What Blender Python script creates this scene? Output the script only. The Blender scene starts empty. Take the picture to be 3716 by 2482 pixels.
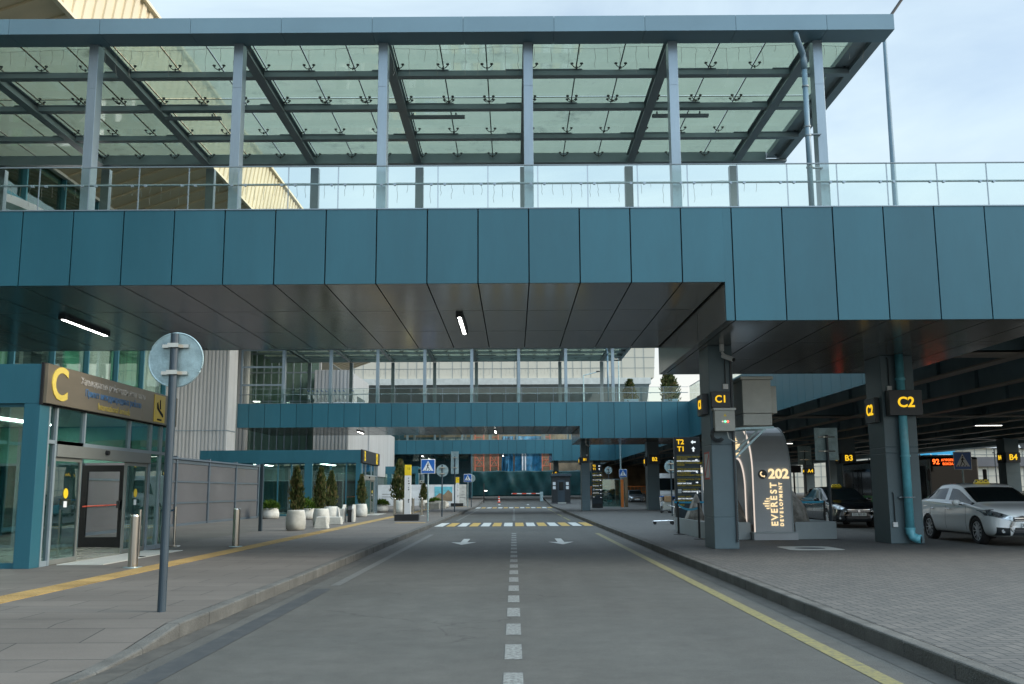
import bpy, bmesh, math, random
from mathutils import Vector, Matrix
from mathutils.bvhtree import BVHTree
random.seed(7)
R = math.radians
S = bpy.context.scene
COL = S.collection
Z = Vector((0, 0, 1))

# ------------------------------------------------------------------ materials
MATS = {}
def _new(name):
    m = bpy.data.materials.new(name); m.use_nodes = True
    nt = m.node_tree; nt.nodes.clear()
    out = nt.nodes.new('ShaderNodeOutputMaterial')
    return m, nt, out
def nd(nt, t, **kw):
    n = nt.nodes.new(t)
    for k, v in kw.items():
        if k.startswith('_'): setattr(n, k[1:], v)
        else: n.inputs[k.replace('__', ' ')].default_value = v
    return n
def c4(c): return (c[0], c[1], c[2], 1)
def mat(name, col, rough=.5, metal=0, var=.12, vscale=1.5, fine=.05, fscale=40, bump=0, bscale=60, spec=.5, coat=0, col2=None, stretch=None, isl=0, warp=0):
    """paint / stone / metal: base colour with large blotches and fine grain"""
    m, nt, out = _new(name); L = nt.links.new
    tc = nd(nt, 'ShaderNodeTexCoord')
    src = tc.outputs['Object']
    if stretch:
        mp = nd(nt, 'ShaderNodeMapping'); mp.inputs['Scale'].default_value = stretch; L(src, mp.inputs['Vector']); src = mp.outputs[0]
    n1 = nd(nt, 'ShaderNodeTexNoise', Scale=vscale, Detail=5.0, Roughness=.6); L(src, n1.inputs['Vector'])
    n2 = nd(nt, 'ShaderNodeTexNoise', Scale=fscale, Detail=3.0, Roughness=.7); L(src, n2.inputs['Vector'])
    c2 = col2 or tuple(x * (1 - var * 2) for x in col)
    c1 = col if col2 else tuple(min(1, x * (1 + var)) for x in col)
    rm = nd(nt, 'ShaderNodeMapRange'); rm.inputs['From Min'].default_value = .3; rm.inputs['From Max'].default_value = .7
    L(n1.outputs['Fac'], rm.inputs['Value'])
    mx = nd(nt, 'ShaderNodeMix', _data_type='RGBA'); mx.inputs[6].default_value = c4(c2); mx.inputs[7].default_value = c4(c1)
    L(rm.outputs[0], mx.inputs['Factor'])
    mr = nd(nt, 'ShaderNodeMapRange'); mr.inputs['To Min'].default_value = 1 - fine * 2; mr.inputs['To Max'].default_value = 1 + fine * 2
    L(n2.outputs['Fac'], mr.inputs['Value'])
    vm = nd(nt, 'ShaderNodeVectorMath', _operation='SCALE'); L(mx.outputs[2], vm.inputs[0]); L(mr.outputs[0], vm.inputs['Scale'])
    if isl:
        ge = nd(nt, 'ShaderNodeNewGeometry'); mi_ = nd(nt, 'ShaderNodeMapRange'); mi_.inputs['To Min'].default_value = 1 - isl; mi_.inputs['To Max'].default_value = 1 + isl
        L(ge.outputs['Random Per Island'], mi_.inputs[0]); v2 = nd(nt, 'ShaderNodeVectorMath', _operation='SCALE'); L(vm.outputs[0], v2.inputs[0]); L(mi_.outputs[0], v2.inputs['Scale']); vm = v2
    p = nd(nt, 'ShaderNodeBsdfPrincipled', Metallic=metal)
    p.inputs['Specular IOR Level'].default_value = spec
    p.inputs['Coat Weight'].default_value = coat; p.inputs['Coat Roughness'].default_value = .05
    L(vm.outputs[0], p.inputs['Base Color'])
    rr = nd(nt, 'ShaderNodeMapRange'); rr.inputs['To Min'].default_value = max(.02, rough - .08); rr.inputs['To Max'].default_value = min(1, rough + .08)
    L(n1.outputs['Fac'], rr.inputs['Value']); L(rr.outputs[0], p.inputs['Roughness'])
    if bump:
        nb = nd(nt, 'ShaderNodeTexNoise', Scale=bscale, Detail=4.0); L(src, nb.inputs['Vector'])
        b = nd(nt, 'ShaderNodeBump', Strength=bump, Distance=.02); L(nb.outputs['Fac'], b.inputs['Height']); L(b.outputs[0], p.inputs['Normal'])
    if warp:
        nw = nd(nt, 'ShaderNodeTexNoise', Scale=.8, Detail=2.0); L(src, nw.inputs['Vector'])
        b = nd(nt, 'ShaderNodeBump', Strength=warp, Distance=.03); L(nw.outputs['Fac'], b.inputs['Height']); L(b.outputs[0], p.inputs['Normal'])
    L(p.outputs[0], out.inputs[0]); MATS[name] = m; return m
def schlick(nt, f0=.04):
    ge = nd(nt, 'ShaderNodeNewGeometry'); d = nd(nt, 'ShaderNodeVectorMath', _operation='DOT_PRODUCT'); nt.links.new(ge.outputs['Normal'], d.inputs[0]); nt.links.new(ge.outputs['Incoming'], d.inputs[1])
    v = d.outputs['Value']
    for op, b in (('ABSOLUTE', None), ('SUBTRACT', 'r'), ('POWER', 5.0), ('MULTIPLY_ADD', 1 - f0)):
        n = nd(nt, 'ShaderNodeMath', _operation=op)
        if b == 'r': n.inputs[0].default_value = 1; nt.links.new(v, n.inputs[1])
        else:
            nt.links.new(v, n.inputs[0])
            if b is not None: n.inputs[1].default_value = b
            if op == 'MULTIPLY_ADD': n.inputs[2].default_value = f0
        v = n.outputs[0]
    return v
def emis(name, col, st):
    m, nt, out = _new(name)
    e = nd(nt, 'ShaderNodeEmission', Strength=st); e.inputs[0].default_value = c4(col); nt.links.new(e.outputs[0], out.inputs[0]); return m
def glass(name, tint, rough=.0, refl=1.0, base=.03, wavy=.0):
    m, nt, out = _new(name); L = nt.links.new
    t = nd(nt, 'ShaderNodeBsdfTransparent'); t.inputs[0].default_value = c4(tint)
    g = nd(nt, 'ShaderNodeBsdfGlossy', Roughness=rough); g.inputs[0].default_value = (.95, 1, .98, 1)
    mm = nd(nt, 'ShaderNodeMath', _operation='MULTIPLY_ADD'); mm.inputs[1].default_value = refl; mm.inputs[2].default_value = base
    L(schlick(nt), mm.inputs[0])
    if wavy:
        tc = nd(nt, 'ShaderNodeTexCoord'); n = nd(nt, 'ShaderNodeTexNoise', Scale=.9, Detail=1.0); L(tc.outputs['Object'], n.inputs['Vector'])
        b = nd(nt, 'ShaderNodeBump', Strength=wavy, Distance=.05); L(n.outputs['Fac'], b.inputs['Height']); L(b.outputs[0], g.inputs['Normal'])
    x = nd(nt, 'ShaderNodeMixShader'); L(mm.outputs[0], x.inputs[0]); L(t.outputs[0], x.inputs[1]); L(g.outputs[0], x.inputs[2])
    L(x.outputs[0], out.inputs[0]); return m
def herring(name, w, c1, c2, joint):
    m, nt, out = _new(name); L = nt.links.new
    def M(op, a, b=None, c=None):
        n = nd(nt, 'ShaderNodeMath', _operation=op)
        for i, v in enumerate((a, b, c)):
            if v is None: continue
            if isinstance(v, (int, float)): n.inputs[i].default_value = v
            else: L(v, n.inputs[i])
        return n.outputs[0]
    tc = nd(nt, 'ShaderNodeTexCoord'); sp = nd(nt, 'ShaderNodeSeparateXYZ'); L(tc.outputs['Object'], sp.inputs[0])
    x = M('DIVIDE', sp.outputs[0], w); y = M('DIVIDE', sp.outputs[1], w)
    i = M('FLOOR', x); j = M('FLOOR', y); fx = M('SUBTRACT', x, i); fy = M('SUBTRACT', y, j)
    k = M('FLOORED_MODULO', M('SUBTRACT', i, j), 4.0)
    hor = M('LESS_THAN', k, 1.5); ver = M('SUBTRACT', 1.0, hor)
    up = M('SUBTRACT', 3.0, k)
    uh = M('ADD', fx, k); uv = M('ADD', fy, up)
    lon = M('ADD', M('MULTIPLY', uh, hor), M('MULTIPLY', uv, ver))
    sho = M('ADD', M('MULTIPLY', fy, hor), M('MULTIPLY', fx, ver))
    d = M('MINIMUM', M('MINIMUM', lon, M('SUBTRACT', 2.0, lon)), M('MINIMUM', sho, M('SUBTRACT', 1.0, sho)))
    bi = M('SUBTRACT', i, M('MULTIPLY', k, hor)); bj = M('SUBTRACT', j, M('MULTIPLY', up, ver))
    cb = nd(nt, 'ShaderNodeCombineXYZ'); L(bi, cb.inputs[0]); L(bj, cb.inputs[1])
    wn = nd(nt, 'ShaderNodeTexWhiteNoise', _noise_dimensions='3D'); L(cb.outputs[0], wn.inputs['Vector'])
    big = nd(nt, 'ShaderNodeTexNoise', Scale=.35, Detail=4.0); L(tc.outputs['Object'], big.inputs['Vector'])
    fin = nd(nt, 'ShaderNodeTexNoise', Scale=90.0, Detail=2.0); L(tc.outputs['Object'], fin.inputs['Vector'])
    f = M('ADD', M('MULTIPLY', wn.outputs['Value'], .45), M('MULTIPLY', big.outputs['Fac'], .7))
    mx = nd(nt, 'ShaderNodeMix', _data_type='RGBA'); L(f, mx.inputs[0]); mx.inputs[6].default_value = c4(c1); mx.inputs[7].default_value = c4(c2)
    ed = nd(nt, 'ShaderNodeMapRange'); ed.inputs['From Min'].default_value = .02; ed.inputs['From Max'].default_value = .09; L(d, ed.inputs[0])
    mj = nd(nt, 'ShaderNodeMix', _data_type='RGBA'); L(ed.outputs[0], mj.inputs[0]); mj.inputs[6].default_value = c4(joint); L(mx.outputs[2], mj.inputs[7])
    fs = nd(nt, 'ShaderNodeMapRange'); fs.inputs['To Min'].default_value = .8; fs.inputs['To Max'].default_value = 1.2; L(fin.outputs['Fac'], fs.inputs[0])
    vm = nd(nt, 'ShaderNodeVectorMath', _operation='SCALE'); L(mj.outputs[2], vm.inputs[0]); L(fs.outputs[0], vm.inputs['Scale'])
    p = nd(nt, 'ShaderNodeBsdfPrincipled', Roughness=.75); L(vm.outputs[0], p.inputs['Base Color'])
    b = nd(nt, 'ShaderNodeBump', Strength=.5, Distance=.006); L(ed.outputs[0], b.inputs['Height']); L(b.outputs[0], p.inputs['Normal'])
    L(p.outputs[0], out.inputs[0]); return m
def slabs(name, bw, bh, c1, c2, joint, ms=.006, rot=0):
    m, nt, out = _new(name); L = nt.links.new
    tc = nd(nt, 'ShaderNodeTexCoord'); mp = nd(nt, 'ShaderNodeMapping'); mp.inputs['Rotation'].default_value = (0, 0, rot); L(tc.outputs['Object'], mp.inputs[0])
    br = nd(nt, 'ShaderNodeTexBrick', _offset=.5); br.inputs['Scale'].default_value = 1; br.inputs['Mortar Size'].default_value = ms
    br.inputs['Brick Width'].default_value = bw; br.inputs['Row Height'].default_value = bh; br.inputs['Mortar Smooth'].default_value = .3
    br.inputs['Color1'].default_value = c4(c1); br.inputs['Color2'].default_value = c4(c2); br.inputs['Mortar'].default_value = c4(joint)
    L(mp.outputs[0], br.inputs['Vector'])
    n = nd(nt, 'ShaderNodeTexNoise', Scale=.45, Detail=6.0, Roughness=.65); mp2 = nd(nt, 'ShaderNodeMapping'); mp2.inputs['Scale'].default_value = (.6, 1.5, 1)
    L(tc.outputs['Object'], mp2.inputs[0]); L(mp2.outputs[0], n.inputs['Vector'])
    fn = nd(nt, 'ShaderNodeTexNoise', Scale=70.0, Detail=3.0); L(tc.outputs['Object'], fn.inputs['Vector'])
    a = nd(nt, 'ShaderNodeMapRange'); a.inputs['From Min'].default_value = .3; a.inputs['From Max'].default_value = .7; a.inputs['To Min'].default_value = .78; a.inputs['To Max'].default_value = 1.2; L(n.outputs['Fac'], a.inputs[0])
    b = nd(nt, 'ShaderNodeMapRange'); b.inputs['To Min'].default_value = .8; b.inputs['To Max'].default_value = 1.2; L(fn.outputs['Fac'], b.inputs[0])
    mu = nd(nt, 'ShaderNodeMath', _operation='MULTIPLY'); L(a.outputs[0], mu.inputs[0]); L(b.outputs[0], mu.inputs[1])
    vm = nd(nt, 'ShaderNodeVectorMath', _operation='SCALE'); L(br.outputs['Color'], vm.inputs[0]); L(mu.outputs[0], vm.inputs['Scale'])
    p = nd(nt, 'ShaderNodeBsdfPrincipled', Roughness=.72); L(vm.outputs[0], p.inputs['Base Color'])
    bp = nd(nt, 'ShaderNodeBump', Strength=.3, Distance=.004, _invert=True); L(br.outputs['Fac'], bp.inputs['Height']); L(bp.outputs[0], p.inputs['Normal'])
    L(p.outputs[0], out.inputs[0]); return m
def worn(name, col, under, amount=.5, scale=18):
    m, nt, out = _new(name); L = nt.links.new
    tc = nd(nt, 'ShaderNodeTexCoord')
    n = nd(nt, 'ShaderNodeTexNoise', Scale=scale, Detail=7.0, Roughness=.75); L(tc.outputs['Object'], n.inputs['Vector'])
    a = nd(nt, 'ShaderNodeMapRange'); a.inputs['From Min'].default_value = amount - .12; a.inputs['From Max'].default_value = amount + .12; L(n.outputs['Fac'], a.inputs[0])
    mx = nd(nt, 'ShaderNodeMix', _data_type='RGBA'); L(a.outputs[0], mx.inputs[0]); mx.inputs[6].default_value = c4(under); mx.inputs[7].default_value = c4(col)
    p = nd(nt, 'ShaderNodeBsdfPrincipled', Roughness=.7); L(mx.outputs[2], p.inputs['Base Color']); L(p.outputs[0], out.inputs[0]); return m
def frosted(name, col, tr=.35, dirt=True):
    """dusty laminated roof glass: part clear, part light-scattering"""
    m, nt, out = _new(name); L = nt.links.new
    tc = nd(nt, 'ShaderNodeTexCoord')
    n = nd(nt, 'ShaderNodeTexNoise', Scale=1.1, Detail=8.0, Roughness=.7); mp = nd(nt, 'ShaderNodeMapping'); mp.inputs['Scale'].default_value = (.9, .35, 1)
    L(tc.outputs['Object'], mp.inputs[0]); L(mp.outputs[0], n.inputs['Vector'])
    n2 = nd(nt, 'ShaderNodeTexNoise', Scale=.55, Detail=9.0, Roughness=.8); L(tc.outputs['Object'], n2.inputs['Vector'])
    r1 = nd(nt, 'ShaderNodeMapRange'); r1.inputs['From Min'].default_value = .35; r1.inputs['From Max'].default_value = .7; L(n.outputs['Fac'], r1.inputs[0])
    mx = nd(nt, 'ShaderNodeMix', _data_type='RGBA'); L(r1.outputs[0], mx.inputs[0]); mx.inputs[6].default_value = c4(col); mx.inputs[7].default_value = c4([v * .84 for v in col])
    r2 = nd(nt, 'ShaderNodeMapRange'); r2.inputs['From Min'].default_value = .56; r2.inputs['From Max'].default_value = .68; L(n2.outputs['Fac'], r2.inputs[0])
    m2 = nd(nt, 'ShaderNodeMix', _data_type='RGBA'); L(r2.outputs[0], m2.inputs[0]); L(mx.outputs[2], m2.inputs[6]); m2.inputs[7].default_value = c4([v * .45 for v in col])
    t = nd(nt, 'ShaderNodeBsdfTransparent'); t.inputs[0].default_value = (.62, .72, .62, 1)
    d = nd(nt, 'ShaderNodeBsdfTranslucent'); L(m2.outputs[2], d.inputs[0])
    df = nd(nt, 'ShaderNodeBsdfDiffuse'); L(m2.outputs[2], df.inputs[0])
    g = nd(nt, 'ShaderNodeBsdfGlossy', Roughness=.08)
    x0 = nd(nt, 'ShaderNodeMixShader'); x0.inputs[0].default_value = .25; L(d.outputs[0], x0.inputs[1]); L(df.outputs[0], x0.inputs[2])
    x1 = nd(nt, 'ShaderNodeMixShader'); x1.inputs[0].default_value = tr; L(x0.outputs[0], x1.inputs[1]); L(t.outputs[0], x1.inputs[2])
    x2 = nd(nt, 'ShaderNodeMixShader'); L(schlick(nt), x2.inputs[0]); L(x1.outputs[0], x2.inputs[1]); L(g.outputs[0], x2.inputs[2])
    L(x2.outputs[0], out.inputs[0]); return m
def foliage(name, a, b, c):
    m, nt, out = _new(name); L = nt.links.new
    tc = nd(nt, 'ShaderNodeTexCoord'); n = nd(nt, 'ShaderNodeTexNoise', Scale=6.0, Detail=4.0); L(tc.outputs['Object'], n.inputs['Vector'])
    cr = nd(nt, 'ShaderNodeValToRGB'); e = cr.color_ramp.elements
    e[0].position = .32; e[0].color = c4(a); e[1].position = .7; e[1].color = c4(c); x = e.new(.5); x.color = c4(b)
    L(n.outputs['Fac'], cr.inputs[0])
    d = nd(nt, 'ShaderNodeBsdfDiffuse'); t = nd(nt, 'ShaderNodeBsdfTranslucent'); L(cr.outputs[0], d.inputs[0]); L(cr.outputs[0], t.inputs[0])
    x = nd(nt, 'ShaderNodeMixShader'); x.inputs[0].default_value = .3; L(d.outputs[0], x.inputs[1]); L(t.outputs[0], x.inputs[2]); L(x.outputs[0], out.inputs[0]); return m

def asphalt():
    m, nt, out = _new('asphalt'); L = nt.links.new
    tc = nd(nt, 'ShaderNodeTexCoord'); o = tc.outputs['Object']
    def noise(sc, st=(1, 1, 1), det=5.0, ro=.6):
        mp = nd(nt, 'ShaderNodeMapping'); mp.inputs['Scale'].default_value = st; L(o, mp.inputs[0])
        n = nd(nt, 'ShaderNodeTexNoise', Scale=sc, Detail=det, Roughness=ro); L(mp.outputs[0], n.inputs['Vector']); return n.outputs['Fac']
    def rng(v, a, b, c, d):
        r = nd(nt, 'ShaderNodeMapRange'); L(v, r.inputs[0])
        for k, q in zip(('From Min', 'From Max', 'To Min', 'To Max'), (a, b, c, d)): r.inputs[k].default_value = q
        return r.outputs[0]
    def mul(a, b):
        n = nd(nt, 'ShaderNodeMath', _operation='MULTIPLY'); L(a, n.inputs[0]); L(b, n.inputs[1]); return n.outputs[0]
    big = rng(noise(.30), .32, .68, .86, 1.12)
    long = rng(noise(1.0, (1.1, .05, 1)), .35, .65, .90, 1.08)          # wheel-worn streaks along the road
    grain = rng(noise(75, det=4.0, ro=.8), .3, .7, .62, 1.38)
    peb = nd(nt, 'ShaderNodeTexVoronoi', Scale=95.0); L(o, peb.inputs['Vector'])
    agg = rng(peb.outputs['Distance'], .0, .22, 1.55, 1.0)
    vo = nd(nt, 'ShaderNodeTexVoronoi', _feature='DISTANCE_TO_EDGE', Scale=.26)
    wv = nd(nt, 'ShaderNodeTexNoise', Scale=1.7, Detail=6.0); L(o, wv.inputs['Vector'])
    ad = nd(nt, 'ShaderNodeVectorMath', _operation='MULTIPLY_ADD'); L(wv.outputs['Color'], ad.inputs[0]); ad.inputs[1].default_value = (.9, .9, 0); L(o, ad.inputs[2]); L(ad.outputs[0], vo.inputs['Vector'])
    ck = rng(vo.outputs['Distance'], .0, .0045, 0, 1); msk = rng(noise(.33), .50, .56, 1, 0)
    mx_ = nd(nt, 'ShaderNodeMath', _operation='MAXIMUM'); L(ck, mx_.inputs[0]); L(msk, mx_.inputs[1]); crack = rng(mx_.outputs[0], 0, 1, .55, 1)
    spots = rng(noise(1.4, det=3.0), .70, .76, 1.0, .72)
    light = rng(noise(5.0, det=6.0, ro=.8), .68, .74, 1.0, 1.16)
    mid = rng(noise(2.6, det=9.0, ro=.82), .3, .7, .74, 1.26); patch = rng(noise(.16, (1, .35, 1), det=1.0), .52, .535, 1.0, .90)
    f = mul(mul(mul(big, long), mul(grain, agg)), mul(mul(crack, mid), mul(patch, mul(spots, light))))
    hue = nd(nt, 'ShaderNodeMix', _data_type='RGBA'); L(noise(.22), hue.inputs[0]); hue.inputs[6].default_value = (.052, .058, .055, 1); hue.inputs[7].default_value = (.077, .076, .068, 1)
    vm = nd(nt, 'ShaderNodeVectorMath', _operation='SCALE'); L(hue.outputs[2], vm.inputs[0]); L(f, vm.inputs['Scale'])
    p = nd(nt, 'ShaderNodeBsdfPrincipled', Roughness=.78); L(vm.outputs[0], p.inputs['Base Color'])
    b = nd(nt, 'ShaderNodeBump', Strength=.5, Distance=.006); L(grain, b.inputs['Height']); L(b.outputs[0], p.inputs['Normal']); L(p.outputs[0], out.inputs[0]); return m

M_ = dict(
 asphalt=asphalt(),
 kerb=mat('kerb_concrete', (.092, .095, .088), .85, var=.2, vscale=2.2, fine=.12, bump=.5, bscale=45),
 slab=slabs('pavement_slabs', 1.2, .6, (.098, .091, .081), (.116, .107, .095), (.030, .031, .030), .009, rot=.0),
 herr=herring('herringbone_pavers', .115, (.050, .054, .053), (.115, .111, .102), (.018, .024, .026)),
 white_mark=worn('white_road_paint', (.46, .48, .46), (.10, .105, .10), .38, 22),
 dash_mark=worn('worn_white_paint', (.24, .26, .25), (.07, .076, .075), .5, 26),
 faint_mark=worn('faded_white_paint', (.125, .135, .13), (.07, .076, .074), .5, 12),
 dark_mark=worn('blackout_paint', (.030, .036, .040), (.055, .060, .060), .42, 4),
 gutter=worn('gutter_grit_shade', (.040, .040, .036), (.072, .071, .063), .5, 2.2),
 yellow_line=worn('worn_yellow_paint', (.21, .19, .07), (.09, .095, .07), .47, 12),
 cross_y=worn('crossing_yellow', (.44, .29, .06), (.16, .14, .09), .42, 9),
 cross_w=worn('crossing_white', (.50, .53, .51), (.16, .165, .16), .42, 9),
 tactile=mat('tactile_yellow', (.33, .23, .085), .75, var=.18, vscale=1.2, fine=.15, bump=.2),
 teal=mat('teal_panel', (.024, .112, .152), .33, var=.055, vscale=1.0, fine=.03, fscale=9, spec=.4, isl=.07, warp=.14, stretch=(.9, .9, .22)),
 teal_light=mat('pale_blue_panel', (.16, .27, .33), .4, var=.05, vscale=.4, fine=.01, spec=.4),
 soffit=mat('soffit_panel', (.135, .138, .132), .17, var=.06, vscale=.3, fine=.01, spec=.55, isl=.06, warp=.10),
 dark=mat('dark_metal', (.018, .024, .028), .45, var=.1),
 gap=mat('black_gap', (.006, .008, .009), .9, var=.1),
 frame=mat('grey_blue_steel', (.20, .255, .285), .35, var=.08, vscale=.8, spec=.45),
 frame_light=mat('light_steel', (.24, .31, .36), .32, metal=.35, var=.1, vscale=1.2, stretch=(1, 1, .15)),
 beam=mat('beam_panel', (.13, .23, .29), .4, var=.05, vscale=.5, fine=.02, isl=.04),
 fenceframe=mat('fence_frame', (.075, .10, .125), .45, var=.08),
 pillar=mat('pillar_cladding', (.095, .142, .16), .42, var=.08, vscale=.6, fine=.02, spec=.4),
 steel=mat('stainless', (.55, .53, .48), .2, metal=1, var=.1, stretch=(1, 1, .1)),
 galv=mat('galvanised', (.33, .45, .47), .5, metal=.5, var=.15, vscale=5, fine=.08, bump=.15),
 post=mat('post_paint', (.028, .048, .064), .45, var=.1),
 black=mat('matte_black', (.012, .014, .016), .5, var=.1),
 rubber=mat('rubber', (.02, .02, .021), .85, var=.1),
 cyan=mat('cyan_pipe', (.15, .50, .60), .35, var=.12, vscale=3, spec=.5),
 bluepipe=mat('blue_grey_pipe', (.13, .22, .28), .4, var=.1),
 box=mat('cabinet_grey', (.40, .41, .37), .5, var=.08, vscale=2),
 boxlight=mat('box_light', (.45, .47, .44), .5, var=.08),
 beige=mat('beige_cladding', (.66, .59, .44), .55, var=.06, vscale=.3),
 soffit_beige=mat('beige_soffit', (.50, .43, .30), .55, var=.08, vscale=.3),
 boxdark=mat('header_grey', (.15, .165, .155), .4, var=.08),
 corr=mat('corrugated_grey', (.46, .485, .49), .45, metal=.2, var=.1, vscale=.8, stretch=(4, 4, .1)),
 farpanel=mat('far_panel', (.50, .47, .385), .6, var=.05, vscale=.1),
 farline=mat('far_joint', (.24, .26, .25), .7, var=.05),
 concrete=mat('white_concrete', (.52, .53, .49), .75, var=.14, vscale=3, fine=.08, bump=.15),
 rock=mat('fake_rock', (.30, .29, .265), .9, var=.35, vscale=3.5, fine=.2, fscale=25, bump=1, bscale=9),
 plinth=mat('plinth_panel', (.36, .42, .44), .45, var=.08, vscale=1),
 arch=mat('arch_panel', (.42, .455, .48), .3, var=.06, vscale=.7, spec=.5),
 white=mat('white_paint', (.70, .72, .72), .45, var=.05),
 sign_blue=mat('sign_blue', (.012, .115, .42), .35, var=.04),
 sign_white=mat('sign_white', (.72, .76, .78), .4, var=.04),
 sign_yellow=mat('sign_yellow', (.80, .58, .02), .35, var=.06),
 bronze=mat('brushed_bronze', (.215, .185, .135), .36, metal=.55, var=.1, vscale=.9, stretch=(1, .4, 2)),
 goldletter=mat('gold_letter', (.86, .66, .12), .22, metal=.45, var=.08),
 blueletter=mat('blue_letter', (.05, .15, .30), .3, var=.06),
 dimgold=mat('dim_gold_letter', (.42, .33, .07), .35, var=.06),
 whiteletter=mat('silver_letter', (.52, .50, .46), .25, metal=.5, var=.06),
 belt=mat('blue_belt', (.02, .36, .60), .6, var=.06),
 fencepanel=mat('grey_panel', (.088, .09, .098), .55, var=.08, vscale=.6, spec=.55),
 green_sheet=mat('green_tarpaulin', (.005, .050, .055), .42, var=.2, vscale=1.2, bump=.6, bscale=1.2),
 blue_tarp=mat('blue_tarpaulin', (.03, .19, .33), .45, var=.35, vscale=1.2, bump=1, bscale=2.5),
 orange_sc=mat('scaffold_red', (.48, .13, .07), .6, var=.15),
 brown=mat('brown_block', (.26, .20, .13), .9, var=.25, vscale=.7, bump=.3, bscale=6),
 conered=mat('cone_red', (.65, .07, .03), .5, var=.08),
 orange=mat('orange_paint', (.70, .20, .04), .5, var=.08),
 carwhite=mat('silver_white_paint', (.82, .85, .85), .14, var=.02, vscale=.8, fine=.01, coat=.8),
 carblack=mat('black_car_paint', (.006, .007, .009), .2, var=.05, coat=1),
 cargrey=mat('grey_car_paint', (.10, .11, .12), .2, var=.05, coat=.8),
 carglass=mat('car_glass', (.008, .012, .013), .05, var=.02, fine=0, spec=.3),
 chrome=mat('chrome', (.65, .66, .67), .1, metal=1, var=.02),
 lamp_glass=mat('headlamp', (.42, .47, .50), .08, metal=.6, var=.5, vscale=9, coat=1),
 alloy=mat('alloy', (.70, .71, .72), .3, metal=.5, var=.05),
 plate=mat('plate_white', (.62, .68, .68), .4, var=.04),
 busdark=mat('bus_dark', (.02, .03, .03), .25, var=.1, spec=.6),
 busgreen=mat('bus_green', (.02, .28, .05), .3, var=.1),
 interior=mat('interior_grey', (.09, .14, .14), .6, var=.2, vscale=1),
 mint=mat('mint_wall', (.13, .36, .28), .6, var=.2, vscale=.6),
 interior_dark=mat('interior_dark', (.05, .08, .085), .6, var=.3, vscale=.6),
 curtain=mat('green_curtain', (.18, .30, .22), .7, var=.4, vscale=2, stretch=(6, 1, .05)),
 tile=mat('interior_tile', (.30, .32, .28), .25, var=.08),
 bark=mat('bark', (.09, .065, .045), .9, var=.3, vscale=12),
 wood=mat('wood_trim', (.30, .21, .12), .5, var=.1),
 under=mat('viaduct_steel', (.17, .24, .265), .55, var=.2, vscale=.4),
 flange=mat('lit_flange_steel', (.36, .30, .25), .5, var=.2, vscale=.4),  # paler than the girder steel; lit edges put into the colour
 billboard=mat('billboard_blue', (.03, .36, .62), .5, var=.05),
 wire=mat('pale_wire', (.30, .31, .28), .7, var=.1),
 cardboard=mat('cardboard', (.33, .21, .11), .8, var=.1),
 litbacks=mat('paper_white', (.65, .70, .72), .6, var=.1),
)
M_['glass_clear'] = glass('clear_glass', (.965, .985, .97), .0, .55, .005)
M_['glass_screen'] = glass('screen_glass', (.955, .965, .955), .0, .03, .0)
M_['glass_rail'] = glass('rail_glass', (.94, .98, .955), .0, .5, .01)
M_['glass_win'] = glass('window_glass', (.62, .76, .74), .0, 1.0, .10, wavy=.06)
M_['glass_facade'] = glass('facade_glass', (.70, .84, .78), .0, .9, .07, wavy=.06)
M_['glass_roof'] = frosted('roof_glass', (.24, .30, .235), .26)
M_['leaf'] = foliage('cypress_leaf', (.03, .045, .02), (.08, .105, .04), (.19, .145, .07))
M_['leaf2'] = foliage('shrub_leaf', (.02, .045, .01), (.06, .12, .02), (.14, .20, .04))
E = dict(tube=emis('tube_lamp', (1, .97, .90), 9), yellow=emis('lit_yellow', (1, .60, .03), .42), warm=emis('lit_cream', (1, .76, .42), .46),
         led=emis('led_orange', (1, .12, .02), 1.2), green=emis('led_green', (.1, 1, .35), 2), red=emis('led_red', (1, .08, .05), 2), strip=emis('led_strip', (1, .86, .74), .32),
         down=emis('downlight', (1, .96, .88), 3), room=emis('room_lamp', (1, .98, .92), 10), white=emis('lit_white', (.85, .95, 1), .42))

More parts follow.
